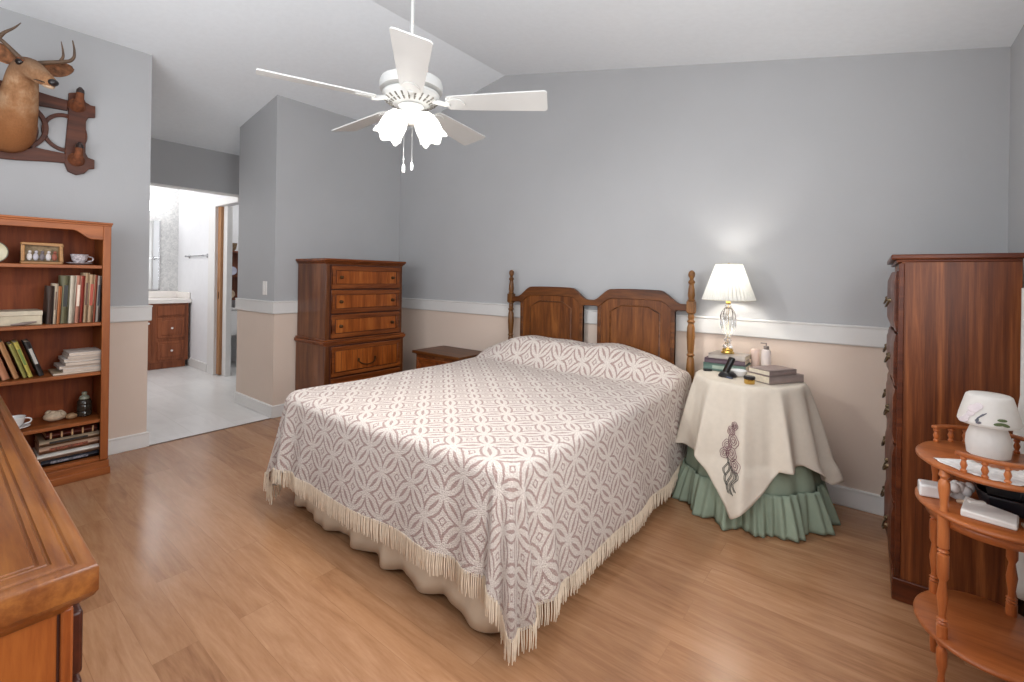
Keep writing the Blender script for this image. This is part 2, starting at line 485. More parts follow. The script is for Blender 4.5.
# wall behind the camera with an added window for fill light, right wall with its window
def holed(name, axis, a0, a1, u0, u1, zt, wu0, wu1, wz0, wz1):
    m = MB()
    for (p, q, r0, r1) in ((u0, wu0, 0, zt), (wu1, u1, 0, zt), (wu0, wu1, 0, wz0), (wu0, wu1, wz1, zt)):
        if axis == 'Y': m.box(p, q, a0, a1, r0, r1)
        else: m.box(a0, a1, p, q, r0, r1)
    return struct(m.build(name, M_wall, smooth=False))


holed('wall_front', 'Y', YF - .12, YF, -.1, XR + .1, 3.15, .9, 3.8, .97, 2.27)
holed('wall_right', 'X', XR, XR + .12, YF, 0, 2.39, -2.9, -1.8, .95, 2.15)


def window(name, axis, a, u0, u1, z0, z1):
    r = bpy.data.objects.new(name, None); COL.objects.link(r); r['kind'] = 'structure'; ORG[r.name] = Vector((0, 0, 0))
    m = MB(); g = MB(); um = (u0 + u1) / 2
    for (p, q, r0, r1) in ((u0, u0 + .05, z0, z1), (u1 - .05, u1, z0, z1), (um - .02, um + .02, z0, z1), (u0, u1, z0, z0 + .05), (u0, u1, z1 - .05, z1)):
        if axis == 'Y': m.box(p, q, a - .04, a, r0, r1)
        else: m.box(a, a + .04, p, q, r0, r1)
    m.build('window_frame', M_white, r)
    if axis == 'Y': g.box(u0, u1, a - .024, a - .02, z0, z1)
    else: g.box(a + .02, a + .024, u0, u1, z0, z1)
    g.build('pane', M_pane, r)


window('added_window', 'Y', YF - .04, .9, 3.8, .97, 2.27)  # unseen window added to hold the front fill lamp
window('window_2', 'X', XR + .04, -2.9, -1.8, .95, 2.15)

# chair rail and baseboards
ZR1, ZR2, ZB = 1.012, .9005, .107


def rail(name, pts, z0, z1, th, top_lip=True):
    """profile board that follows the polyline pts (x,y), thickness th to the left of its direction"""
    m = MB(); prof = [(0, z0), (th * .8, z0), (th, z0 + .006), (th, z1 - .014), (th * 1.25, z1 - .010), (th * 1.25, z1 - .003), (th * .9, z1), (0, z1)]
    n = len(pts); rows = []
    for i in range(n):
        p = Vector(pts[i])
        d0 = (Vector(pts[i]) - Vector(pts[i - 1])).normalized() if i > 0 else None
        d1 = (Vector(pts[i + 1]) - Vector(pts[i])).normalized() if i < n - 1 else None
        if d0 is None: nn = Vector((-d1.y, d1.x))
        elif d1 is None: nn = Vector((-d0.y, d0.x))
        else:
            a = Vector((-d0.y, d0.x)); b = Vector((-d1.y, d1.x)); nn = (a + b); nn = nn / max(.2, nn.length ** 2 / 2)
        rows.append([(p.x + nn.x * o, p.y + nn.y * o, z) for o, z in prof])
    m.quad_grid(rows, closed_u=True); k = len(prof)
    m.f.append(list(range(k))); m.f.append([(n - 1) * k + i for i in range(k)][::-1])
    return struct(m.build(name, M_rail if z1 > .5 else M_white, smooth=False))


# head wall + closet block (room side lies to the right of travel -> reverse direction)
rail('trim_3', [(XR, 0), (0, 0), (0, -1.33), (-.764, -1.33)][::-1][::-1][::1], ZR2, ZR1, .017)
rail('baseboard_back', [(XR, 0), (0, 0), (0, -1.33), (-.764, -1.33)], 0, ZB, .014)
rail('trim_4', [(-.12, -2.209), (0, -2.209), (0, YF)], ZR2, ZR1, .017)
rail('baseboard_left', [(-.12, -2.209), (0, -2.209), (0, YF)], 0, ZB, .014)
rail('trim_5', [(XR, -.95), (XR, 0)], ZR2, ZR1, .017)
rail('baseboard_right', [(XR, YF), (XR, 0)], 0, ZB, .014)
rail('baseboard_bathroom', [(-2.5, -1.0), (-3.2, -1.0)], 0, ZB, .014)
struct(MB().box(-.004, .012, -2.209, -1.33, -.001, .004).build('trim_6', plain('threshold_strip', sr(120, 98, 84), .5)))

# bathroom door opening: casing and the edge of the sliding door
m = MB().box(-2.46, -2.25, -1.022, -1.0, 0, 2.06).box(-2.46, -1.6, -1.022, -1.0, 2.06, 2.14)
struct(m.build('trim_7', M_white, smooth=False, bevel=.003))
dr = struct(MB().box(-2.25, -2.16, -.99, -.955, .01, 2.058).build('door_1', W_door, bevel=.002))
MB().box(-2.209, -2.195, -.995, -.989, .93, 1.02).build('door_latch', M_brassd, dr)
struct(MB().box(-2.16, -2.05, -.96, -.90, 0, 2.06).build('trim_8', M_white, bevel=.002))

# ================================================================== BED
BX0, BX1, BY0, BY1, BZ = 1.60, 3.16, -2.02, -.13, .62
bed = thing('bed', 'queen bed with walnut two-panel headboard and turned posts against the grey wall', 'bed', (2.38, -1.05, 0))
post_prof = [(.017, 0), (.022, .02), (.026, .10), (.02, .16), (.026, .22), (.026, .45), (.020, .47), (.027, .485), (.020, .50), (.024, .56), (.027, .63), (.022, .70), (.017, .715), (.026, .727), (.018, .737), (.021, .76),
             (.026, .84), (.024, .90), (.017, .925), (.026, .938), (.017, .95), (.02, .965), (.017, .985), (.028, .992), (.028, .998)]
post_up = [(.018, 1.108), (.027, 1.116), (.018, 1.125), (.023, 1.15), (.020, 1.19), (.015, 1.22), (.018, 1.225), (.023, 1.235), (.020, 1.243), (.012, 1.252), (.013, 1.262), (.020, 1.275), (.022, 1.289), (.018, 1.304), (.008, 1.313), (0, 1.315)]
hbm = MB()


def arch_top(x, a, b):
    """upper outline of the top rail over a panel [a,b]"""
    lo, hi = 1.090, 1.168
    d = min(x - a, b - x)
    t = max(0, min(1, (d + .01) / .15)); s_ = t * t * (3 - 2 * t)
    bulge = .012 * (1 - ((x - (a + b) / 2) / ((b - a) / 2)) ** 2) if a < x < b else 0
    return lo + (hi - lo) * s_ + bulge - .012 * (1 if 0 < t < 1 else 0) * sin(pi * t) * 0


pans = [(1.738, 2.335), (2.459, 3.035)]
xs = [1.63 + i * (3.135 - 1.63) / 150 for i in range(151)]
up = []; lo = []
for x in xs:
    z = max(arch_top(x, a - .03, b + .03) for a, b in pans) if any(a - .04 < x < b + .04 for a, b in pans) else 1.090
    up.append((x, z)); inside = any(a < x < b for a, b in pans)
    lo.append((x, (z - .072) if inside else 1.046))
hb = MB().strip(up, lo, 'Y', -.098, -.062).build('headboard', W_head, bed, bevel=.004)
for a, b in pans:
    n = 30; xx = [a + (b - a) * i / n for i in range(n + 1)]
    MB().strip([(x, max(1.0, -.0 + arch_top(x, a - .03, b + .03) - .07)) for x in xx], [(x, .42) for x in xx], 'Y', -.09, -.07).build('panel', W_panel, hb)
    # stiles at the panel sides and the raised inner field with arched top
    for q in (a, b - .028):
        MB().box(q, q + .028, -.096, -.066, .40, 1.07).build('stile', W_head, hb, bevel=.003)
    i0, i1 = a + .105, b - .105
    pl = []
    for i in range(21):
        t_ = i / 20; x = i0 + (i1 - i0) * t_
        d = min(t_, 1 - t_); pl.append((x, 1.015 + .045 * min(1, (d / .22)) ** 1.0))
    out = [(i0 - .0, .45)] + [(p[0], p[1]) for p in pl] + [(i1, .45)]
    MB().tube([(p[0], -.0915, p[1]) for p in out], .0062, 6).build('panel_moulding', W_head, hb)
    MB().strip(pl, [(p[0], .44) for p in pl], 'Y', -.093, -.088).build('raised_field', W_panel, hb)
for x in (1.628, 3.137):
    MB().lathe([(r * 1.02, h * 1.042) for r, h in post_prof], (x, -.08, 0), 20).box(x - .025, x + .025, -.105, -.055, 1.039, 1.110).lathe(post_up, (x, -.08, 0), 20).build('post', W_headz, bed, bevel=.002)
for x, y in ((1.68, -1.9), (3.0, -1.9)):
    MB().box(x, x + .05, y, y + .05, 0, .16).build('leg', W_dark, bed)
MB().box(1.66, 3.06, -1.93, -.15, .15, .19).build('bed_frame', W_dark, bed)
tag(MB().box(1.66, 3.06, -1.92, -.15, .19, .36).build('box_spring', M_matt, bevel=.02), 'pale box spring hidden inside the bed skirt of the queen bed', 'box spring')
tag(MB().box(BX0 + .04, BX1 - .05, BY0 + .07, BY1 - .01, .362, .585).build('mattress', M_matt, bevel=.04, seg=4), 'thick pale mattress lying under the chenille bedspread', 'mattress')
# gathered bed skirt round three sides
rows = [[] for _ in range(9)]
pl = []
N = 420
path = [((1.63, -.2), (0, -1), 1.70), ]
def perim(s_):
    # left side down, foot, right side up; rounded corners
    L1, L2, L3 = 1.70, 1.40, 1.70; X0, X1, Y0 = 1.64, 3.06, -1.93; r = .06
    seq = [('l', (X0, -.2), (0, -1), (Y0 + r + .2) * -1), ('a', (X0 + r, Y0 + r), pi, None), ('l', (X0 + r, Y0), (1, 0), X1 - X0 - 2 * r), ('a', (X1 - r, Y0 + r), 1.5 * pi, None), ('l', (X1, Y0 + r), (0, 1), -.2 - Y0 - r)]
    for kd, p, d, L in seq:
        if kd == 'a': L = r * pi / 2
        if s_ <= L or p == (X1, Y0 + r):
            if kd == 'l':
                n_ = (d[1], -d[0]); return (p[0] + d[0] * s_, p[1] + d[1] * s_), n_
            a = d + s_ / r; return (p[0] + r * cos(a), p[1] + r * sin(a)), (cos(a), sin(a))
        s_ -= L


total = 1.67 * 2 + 1.30 + .19
for i in range(N + 1):
    s_ = total * i / N; p, n_ = perim(s_)
    w = sin(s_ * 23 + 1.6 * sin(s_ * 5)) * .75 + sin(s_ * 52 + 2 * sin(s_ * 3.1)) * .25; w = w * abs(w) ** .2
    hem = .016 + .016 * (.5 + .5 * sin(s_ * 23 + 1.6 * sin(s_ * 5) + 2.2))
    for k in range(9):
        t_ = k / 8; o = .008 + .034 * t_ + w * .024 * t_ ** .8
        z = .37 + (hem - .37) * t_
        rows[k].append((p[0] + n_[0] * o, p[1] + n_[1] * o, z))
MB().quad_grid(rows).build('bed_skirt', M_skirt, bed, ang=80, solid=.003)


# ---- bedspread
def hump(x, y):
    t_ = (y + .54) / .19; t_ = max(0, min(1, t_)); s_ = t_ * t_ * (3 - 2 * t_)
    u = abs(x - 2.38) / .84; e = max(0, 1 - u ** 3.2)
    wob = 1 + .06 * sin(x * 7.1 + .5) + .03 * sin(x * 17)
    bk = 1 - .35 * max(0, min(1, (y + .22) / .1))
    return .178 * s_ * e * wob * bk


def top_z(x, y):
    return BZ + hump(x, y) + .004 * sin(x * 5 + y * 3) + .003 * sin(y * 9 - x * 4)


cr = .09
def spread_perim(n_side=110, n_end=90, n_c=46):
    """closed loop: points (px,py), outward n, cloth drop length D"""
    P = []
    dS, dF, dH = .50, .385, .10
    for i in range(n_side): P.append(((BX0, BY1 - .02 + (BY0 + cr - BY1 + .02) * i / n_side), (-1, 0), dS))
    for i in range(n_c):
        ph = (pi / 2) * i / n_c; a = pi + ph
        D = min(dS / max(cos(ph), 1e-3), dF / max(sin(ph), 1e-3)); P.append(((BX0 + cr + cr * cos(a), BY0 + cr + cr * sin(a)), (cos(a), sin(a)), D))
    for i in range(n_end): P.append(((BX0 + cr + (BX1 - BX0 - 2 * cr) * i / n_end, BY0), (0, -1), dF))
    for i in range(n_c):
        ph = (pi / 2) * i / n_c; a = 1.5 * pi + ph
        D = min(dF / max(cos(ph), 1e-3), dS / max(sin(ph), 1e-3)); P.append(((BX1 - cr + cr * cos(a), BY0 + cr + cr * sin(a)), (cos(a), sin(a)), D))
    for i in range(n_side + 1): P.append(((BX1, BY0 + cr + (BY1 - .02 - BY0 - cr) * i / n_side), (1, 0), dS))
    for i in range(1, 60): P.append(((BX1 - (BX1 - BX0) * i / 60, BY1 - .02), (0, 1), dH))
    return P


SP = spread_perim(); NP = len(SP)
arc = [0]
for i in range(1, NP): arc.append(arc[-1] + hypot(SP[i][0][0] - SP[i - 1][0][0], SP[i][0][1] - SP[i - 1][0][1]))
re = .045      # rounding at the mattress edge
NR = 26; NT_ = 30
rows = []; uvs = []
def corner_w(p, n_):
    """0 on straight sides, 1 in a foot corner"""
    return (2 * abs(n_[0] * n_[1])) ** .7 if p[1] < BY0 + cr + .001 else 0


for j in range(NR + 1):      # top, from the centre spine outwards
    t_ = j / NR; row = []
    for (p, n_, D) in SP:
        sx = 2.38; sy = max(BY0 + .72, min(BY1 - .25, p[1]))
        q = (p[0] - n_[0] * re, p[1] - n_[1] * re)
        x = sx + (q[0] - sx) * t_; y = sy + (q[1] - sy) * t_
        row.append((x, y, top_z(x, y))); uvs.append((x, y))
    rows.append(row)
# near corners make the drape spread sideways
bottoms = []
for j in range(1, NT_ + 1):
    t_ = j / NT_; row = []
    for i, (p, n_, D) in enumerate(SP):
        D = min(D, .54)
        s_ = t_ * (D + re * .3)
        zt = top_z(p[0] - n_[0] * re, p[1] - n_[1] * re)
        aq = re * pi / 2
        if s_ < aq:
            a = s_ / re; o = -re + re * sin(a); dz = -re + re * cos(a)
        else:
            o = 0; dz = -re - (s_ - aq)
        cw = corner_w(p, n_)
        k = max(0, min(1, (s_ - .02) / .45))
        A = arc[i]
        o += (.045 + (.05 * ((2.0 - p[0]) / .4) if p[0] < 2.0 and p[1] < -1.4 else 0) * (1 if p[1] < -1.8 else (-1.4 - p[1]) / .4)) * k ** 1.2
        side_amp = .010 if n_[1] > -.5 else .012
        o += side_amp * k * sin(A * 11 + 1.7 * sin(A * 4.1))
        # vertical pleats where the corner point hangs
        distc = min(hypot(p[0] - BX0 - cr, p[1] - BY0 - cr), hypot(p[0] - BX1 + cr, p[1] - BY0 - cr))
        ww = math.exp(-(max(0, distc - cr) / .13) ** 2)
        ang_ = atan2(n_[1], n_[0])
        tan_s = A
        if ww > .02 and n_[1] < .5:
            ph = ang_ * 9.0 + tan_s * 34
            o += ww * k * (.020 * sin(ph) - .004)
        x = p[0] + n_[0] * o; y = p[1] + n_[1] * o; z = zt + dz
        row.append((x, y, max(z, .012))); uvs.append((p[0] + n_[0] * (s_ - re), p[1] + n_[1] * (s_ - re)))
        if j == NT_: bottoms.append((Vector((x, y, max(z, .012))), Vector((n_[0], n_[1], 0)), D))
    rows.append(row)
m = MB().quad_grid(rows, closed_u=True); m.uv = uvs
# the centre spine
spread = m.build('bedspread', M_chen, ang=80)
tag(spread, 'cream and mauve chenille bedspread with ring pattern and fringe over the bed', 'bedspread')
# fringe strands
m = MB(); rnd = random.Random(3)
for i in range(NP - 60):
    a, na, Da = bottoms[i]; b_, nb, Db = bottoms[i + 1]
    seg = (b_ - a).length; cnt = max(1, int(seg / .0068))
    for c_ in range(cnt):
        q = a.lerp(b_, (c_ + rnd.random() * .6) / cnt); nn = na
        L = .072 * rnd.uniform(.85, 1.08)
        if q.z - L < .004: L = max(.01, q.z - .004)
        sw = Vector((rnd.uniform(-.004, .004), rnd.uniform(-.004, .004), 0))
        p0 = q + nn * .002 + Vector((0, 0, .012)); p1 = q + nn * .004 + sw * .4 + Vector((0, 0, -L * .5)); p2 = q + nn * .002 + sw + Vector((0, 0, -L))
        m.tube([p0, p1, p2], [.0022, .0024, .0015], 3)
m.build('fringe', M_fringe, spread, smooth=False, kind='stuff')

# ================================================================== CHEST OF DRAWERS (by the closet wall)
ch = thing('chest_of_drawers', 'tall maple-stained chest of drawers with inlaid fronts standing in the corner left of bed', 'chest of drawers', (.25, -.73, 0))
cx, cy0, cy1 = .50, -1.135, -.345
MB().box(.02, cx - .01, cy0, cy1, .66, 1.352).box(.02, cx + .005, cy0 - .01, cy1 + .01, .08, .66).build('body', W_chestz, ch, bevel=.004)
# cornice with stepped moulding
def step_slab(m, x0, x1, y0, y1, prof):
    """stack of moulding layers (overhang, z0, z1)"""
    for o, z0, z1 in prof: m.box(x0, x1 + o, y0 - o, y1 + o, z0, z1)
    return m


step_slab(MB(), .02, cx - .01, cy0, cy1, [(.008, 1.340, 1.352), (.018, 1.352, 1.364), (.026, 1.364, 1.386)]).build('top', W_chest, ch, bevel=.006)
step_slab(MB(), .02, cx - .01, cy0, cy1, [(.020, .650, .660), (.028, .660, .688), (.018, .688, .702)]).build('waist_moulding', W_chest, ch, bevel=.005)
step_slab(MB(), .02, cx + .005, cy0 - .01, cy1 + .01, [(.012, .0, .085), (.005, .085, .1)]).build('plinth', W_chest, ch, bevel=.005)


def drawer_front(root, name, axis_x, y0, y1, z0, z1, inlay, frame=W_chest, fr=.034, mat_in=W_inlay, bev=.004, out=1):
    """framed drawer front facing +X at x = axis_x"""
    x = axis_x
    m = MB()
    m.box(x, x + .010 * out, y0 + .001, y1 - .001, z0 + .001, z1 - .001)
    for (a, b, c_, d) in ((y0, y1, z1 - fr, z1), (y0, y1, z0, z0 + fr), (y0, y0 + fr, z0 + fr, z1 - fr), (y1 - fr, y1, z0 + fr, z1 - fr)):
        m.box(x + .0098, x + .020 * out, a, b, c_, d)
    d = m.build(name, frame, root, bevel=bev)
    g = .008
    MB().box(x, x + .0105 * out, y0 + fr + .0, y1 - fr, z0 + fr, z1 - fr).build('groove', W_groove, d)
    MB().box(x, x + .016 * out, y0 + fr + g, y1 - fr - g, z0 + fr + g, z1 - fr - g).build('inlay_panel', mat_in, d, bevel=.002)
    return d


def knob(root, x, y, z, r=.013, mat=M_brassd, sx=1):
    return MB().lathe([(r * 1.15, 0), (r * 1.1, .003 * sx), (r * .45, .006 * sx), (r * .45, .012 * sx), (r, .017 * sx), (r * .95, .023 * sx), (r * .4, .027 * sx), (0, .028 * sx)], (x, y, z), 14, 'X').build('knob', mat, root)


# slim dark back plate so drawer gaps read dark
MB().box(cx - .02, cx - .006, cy0 + .035, cy1 - .035, .70, 1.335).box(cx - .02, cx + .008, cy0 + .03, cy1 - .03, .10, .65).build('drawer_recess', W_groove, ch)
for z0, z1 in ((1.130, 1.326), (.922, 1.118), (.712, .910)):
    d = drawer_front(ch, 'drawer', cx - .008, cy0 + .045, cy1 - .045, z0, z1, None)
    for y in (cy0 + .045 + .085, cy1 - .045 - .085): knob(d, cx + .007, y, (z0 + z1) / 2)
for z0, z1 in ((.388, .640), (.112, .375)):
    d = drawer_front(ch, 'drawer', cx + .006, cy0 + .04, cy1 - .04, z0, z1, None, fr=.03)
    ym, zm = (cy0 + cy1) / 2 - .01, (z0 + z1) / 2 - .02
    pts = [(cx + .022, ym + .085 * cos(a), zm + .01 - .045 * max(0, sin(a))) for a in [pi * i / 14 for i in range(15)]]
    pts = [(p[0] + .022 * sin(pi * i / 14), p[1], p[2]) for i, p in enumerate(pts)]
    MB().tube(pts, .005, 8).box(cx + .020, cx + .026, ym - .095, ym - .075, zm - .005, zm + .025).box(cx + .020, cx + .026, ym + .075, ym + .095, zm - .005, zm + .025).build('handle', M_brassd, d)
    m = MB()
    for i in range(1, 12):
        y = cy0 + .08 + (cy1 - cy0 - .16) * i / 12; m.box(cx + .0200, cx + .0222, y - .0015, y + .0015, z0 + .045, z1 - .045)
    m.build('vertical_reeding', W_groove, d)

# ================================================================== NIGHTSTAND left of the bed
ns = thing('nightstand', 'low walnut nightstand standing between the corner chest and the headboard', 'nightstand', (1.02, -.22, 0))
ns.location.x += .03
MB().box(.745, 1.295, -.40, -.03, .06, .54).build('body', W_chestz, ns, bevel=.004)
step_slab(MB(), .72, 1.32, -.395, -.04, [(-.005, .528, .538)]).box(.715, 1.325, -.425, -.025, .54, .568).build('top', W_head, ns, bevel=.007)
for z0, z1 in ((.32, .51), (.10, .29)):
    m = MB().box(.775, 1.265, -.415, -.40, z0, z1)
    for (a, b, c_, d) in ((.775, 1.265, z1 - .025, z1), (.775, 1.265, z0, z0 + .025), (.775, .80, z0 + .025, z1 - .025), (1.24, 1.265, z0 + .025, z1 - .025)): m.box(a, b, -.422, -.4149, c_, d)
    d = m.build('drawer', W_chest, ns, bevel=.003)
    MB().lathe([(.012, 0), (.006, -.008), (.006, -.014), (.013, -.02), (.008, -.028), (0, -.029)], (1.02, -.415, (z0 + z1) / 2), 12, 'Y').build('knob', M_brassd, d)
MB().box(.735, 1.305, -.41, -.03, 0, .07).build('plinth', W_head, ns, bevel=.004)

# ================================================================== ROUND TABLE with cloths
TX, TY, TR, TZ = 3.525, -.295, .262, .70
rt = thing('round_table', 'small round bedside table hidden under a sage green skirt and cream cloth', 'table', (TX, TY, 0))
MB().lathe([(0, TZ - .03), (TR - .012, TZ - .03), (TR - .006, TZ - .024), (TR - .006, TZ - .010), (TR - .012, TZ - .006), (0, TZ - .006)], (TX, TY, 0), 40).build('tabletop', W_chest, rt)
MB().lathe([(.03, .05), (.03, .3), (.045, .4), (.03, .55), (.05, TZ - .03)], (TX, TY, 0), 16).build('pedestal', W_chest, rt)
for a in (.5, 2.6, 4.7):
    MB().tube([(TX + .02 * cos(a), TY + .02 * sin(a), .12), (TX + .12 * cos(a), TY + .12 * sin(a), .09), (TX + .2 * cos(a), TY + .2 * sin(a), .014)], [.02, .018, .014], 8).build('leg', W_chest, rt)
M_green = plain('sage_cotton', sr(146, 159, 140), .9, vary=.03, spec=.1)
M_cream = plain('cream_linen', sr(210, 199, 184), .9, vary=.015, nscale=40, spec=.1)


def clampY(x, y): return (x, min(y, -.022))


def gr(theta):   # flare of the drape by direction (the wall squeezes its back, the skirt swells to right and left)
    return .012 + .03 * (.5 + .5 * cos(theta)) + .012 * (.5 - .5 * cos(theta))


NTH = 420
rows = []
for k in range(0, 22):
    row = []
    t_ = k / 21
    for i in range(NTH):
        th = 2 * pi * i / NTH
        if k < 3: r = TR * [0.05, .6, .985][k]; z = TZ
        else:
            u = (k - 3) / 18; z = TZ - .006 - (TZ - .18) * u; amp = .022 * u ** .8
            r = TR + .002 + u * (gr(th) + .035) + amp * .6 * (sin(th * 11 + 1.2 * sin(th * 3)) * .8 + .2 * sin(th * 23))
        x, y = clampY(TX + r * cos(th), TY + r * sin(th)); row.append((x, y, z))
    rows.append(row)
gcl = MB().quad_grid(rows, closed_u=True).build('tablecloth', M_green, ang=80, solid=.002)
tag(gcl, 'sage green floor-length tablecloth with ruffled hem under the cream topper', 'tablecloth')
rows = []
for k in range(12):
    u = k / 11; row = []
    for i in range(NTH * 2):
        th = pi * i / NTH
        amp = .022 + .030 * u
        base = TR + .002 + gr(th) + .035 + .022 * .6 * (sin(th * 11 + 1.2 * sin(th * 3)) * .8)
        r = base + .006 + .050 * u ** .7 + (.005 + .004 * u) * sin(th * 52 + 2 * sin(th * 5)) + .026 * u * sin(th * 15 + 1 + sin(th * 4)) + (.004 if k == 0 else 0)
        z = .195 - .19 * u + .006 * u * sin(th * 13)
        x, y = clampY(TX + r * cos(th), TY + r * sin(th)); row.append((x, y, max(.004, z)))
    rows.append(row)
MB().quad_grid(rows, closed_u=True).build('ruffle', M_green, gcl, ang=80, solid=.002)

# cream topper: square cloth, one corner pointing to the room
rows = []; A0 = radians(-88)      # direction of the front corner


def drop_len(th):
    d2 = abs((th - A0 + pi) % (2 * pi) - pi)
    D = .385 + .245 * max(0, 1 - d2 / .55)
    for off in (1.45, -1.5):
        d3 = abs((th - A0 - off + pi) % (2 * pi) - pi); D += .10 * max(0, 1 - d3 / .5)
    return D + .012 * sin(th * 5 + 1)


for k in range(0, 38):
    row = []
    for i in range(NTH):
        th = 2 * pi * i / NTH; D = drop_len(th)
        fold = sin(th * 12 + 1.2 * sin(th * 2 + .5) + .6) * .8 + .2 * sin(th * 21 + 1); fold = 1 - 2 * ((1 - fold) / 2) ** .7
        if k < 4: r = TR * [0.02, .5, .9, .98][k]; z = TZ + .0045
        else:
            u = (k - 4) / 33; drop = u * D
            kk = min(1, drop / .42)
            z = TZ + .0045 - max(0, drop - .004)
            r = TR + .008 + .008 * min(1, drop / .02) + kk * (gr(th) * .8 + .030) + .072 * kk ** .7 * (.5 + .5 * fold)
            if drop > .38: r += (drop - .38) * .36
        x, y = clampY(TX + r * cos(th), TY + r * sin(th)); y = min(y, -.018)
        row.append((x, y, max(z, .03)))
    rows.append(row)
tcl = MB().quad_grid(rows, closed_u=True).build('table_topper', M_cream, ang=80, solid=.002)
tag(tcl, 'square cream linen cloth draped over the green table skirt, corner hanging forward', 'tablecloth')


def on_topper(th, drop):
    k = 4 + 33 * drop / drop_len(th)
    i = (th % (2 * pi)) / (2 * pi) * NTH
    k0 = max(0, min(36, int(k))); i0 = int(i) % NTH
    a = Vector(rows[k0][i0]); b_ = Vector(rows[k0 + 1][i0]); c_ = Vector(rows[k0][(i0 + 1) % NTH])
    p = a + (b_ - a) * (k - k0) + (c_ - a) * (i - int(i))
    nrm = (c_ - a).cross(b_ - a).normalized()
    rad = Vector((cos(th), sin(th), 0))
    if nrm.dot(rad) < 0: nrm = -nrm
    return p + nrm * .004


# embroidered bouquet (thread outlines lie on the cloth)
M_thr = plain('plum_thread', sr(132, 88, 98), .8, vary=.2, nscale=60); M_thg = plain('grey_green_thread', sr(84, 84, 78), .8, vary=.2, nscale=60)
thC = radians(-90)
rnd = random.Random(5)
for (du, dv, rr) in ((.00, .28, .030), (-.045, .31, .026), (-.06, .35, .024), (-.01, .345, .030), (.02, .39, .026), (-.02, .235, .022), (.005, .205, .018)):
    m1 = MB()
    for ring_ in (1, .62, .3):
        pts = []
        for i in range(37):
            a = 2 * pi * i / 36
            r_ = rr * ring_ * (1 + .16 * abs(cos(2.5 * a + du * 40)))
            pts.append(on_topper(thC + (du * .7 + r_ * .8 * cos(a)) / .32, dv + r_ * sin(a)))
        m1.tube(pts, .0014, 4)
    m1.build('embroidered_flower', M_thr, tcl, smooth=False)
for du, dv, l in ((-.03, .39, .10), (-.01, .40, .12), (.01, .41, .11), (.025, .41, .09), (-.045, .37, .08)):
    m2 = MB()
    for off in (0, .006):
        pts = [on_topper(thC + (du * .7 + off + .010 * sin(k * 1.1)) / .32, dv + l * k / 6) for k in range(7)]
        m2.tube(pts, .0015, 4)
    m2.build('embroidered_stem', M_thg, tcl, smooth=False)

# ================================================================== BOOKS (one builder)
def book(label, c, size, rz, col, name='book', group=None, cat='book', ry=0, band=None, tilt=0, flat=True, pages=True, cloth=True):
    """a closed book. size = (length along local x (spine length), width local y, thickness z). spine at -y, pages show on other sides"""
    L, Wd, T = size
    root = thing(name, label, cat, c, rz, group, local=True)
    cm = plain('cover_' + '_'.join(str(int(v)) for v in col), sr(*col), .55, vary=.05)
    ct = min(.003, T * .14)
    m = MB().box(-L / 2, L / 2, -Wd / 2, Wd / 2, 0, ct).box(-L / 2, L / 2, -Wd / 2, Wd / 2, T - ct, T).box(-L / 2, L / 2, -Wd / 2, -Wd / 2 + ct, 0, T)
    m.build('cover', cm, root, bevel=.0008)
    MB().box(-L / 2 + .003, L / 2 - .003, -Wd / 2 + ct, Wd / 2 - .003, ct, T - ct).build('pages', M_page, root)
    if band:
        bm_ = plain('spine_' + '_'.join(str(int(v)) for v in band), sr(*band), .5)
        MB().box(-L * .28, L * .22, -Wd / 2 - .0006, -Wd / 2 + .0005, T * .28, T * .72).build('spine_label', bm_, root)
    if tilt: root.rotation_euler = tilt
    return root


# bedside stack, spines toward the camera side (-Y)
SX = 3.385
book('green clothbound book at the bottom of the bedside stack under the lamp', (SX, -.175, TZ + .008), (.235, .165, .044), 0, (92, 116, 104), band=(160, 176, 160), group='books under the bedside lamp')
book('dark plum book second from the bottom under the crystal lamp', (SX - .003, -.172, TZ + .0525), (.225, .16, .027), radians(2), (92, 72, 80), group='books under the bedside lamp')
book('pale taupe hardback directly beneath the brass lamp base', (SX + .012, -.168, TZ + .080), (.205, .15, .028), radians(-2), (172, 160, 150), group='books under the bedside lamp')
LZ = TZ + .109
# two grey books at the right
gz = radians(56.6)
gc = Vector((3.655, -.455)) + Vector((cos(gz), sin(gz))) * .12 + Vector((-sin(gz), cos(gz))) * .075
book('larger grey-taupe book lying at the right edge of the round table', (gc.x, gc.y, TZ + .008), (.24, .15, .040), gz, (148, 130, 122), group='grey books on the round table')
book('smaller grey-taupe book resting on the larger one at table edge', (gc.x - .012, gc.y - .008, TZ + .0485), (.20, .135, .027), gz + radians(3), (138, 120, 114), group='grey books on the round table')

# ================================================================== CRYSTAL TABLE LAMP
LX, LY = 3.385, -.175
lp = thing('table_lamp', 'crystal table lamp with pleated white shade, lit, standing on bedside books', 'lamp', (LX, LY, LZ))
c3 = (LX, LY, LZ)
MB().lathe([(.036, 0), (.038, .004), (.034, .010), (.030, .013), (.031, .024), (.026, .03), (.012, .033), (0, .033)], c3, 28).build('base', M_gold, lp)
MB().lathe([(r_, h_ * 1.2) for r_, h_ in [(.024, .028), (.028, .036), (.016, .05), (.013, .058), (.022, .066), (.014, .074), (.012, .085), (.020, .096), (.032, .115), (.043, .14), (.046, .165), (.044, .19), (.036, .21), (.024, .225), (.015, .234), (.019, .241), (.012, .25)]], c3, 24, lobes=12, lobe_amp=.045).build('crystal_body', M_glass, lp)
MB().lathe([(.0022, .03), (.0022, .30)], c3, 8).build('stem', M_gold, lp)
MB().lathe([(.014, .30), (.016, .305), (.013, .312), (.011, .35), (.006, .355), (.004, .53), (.008, .535), (.009, .545), (0, .55)], c3, 14).build('socket', M_gold, lp)
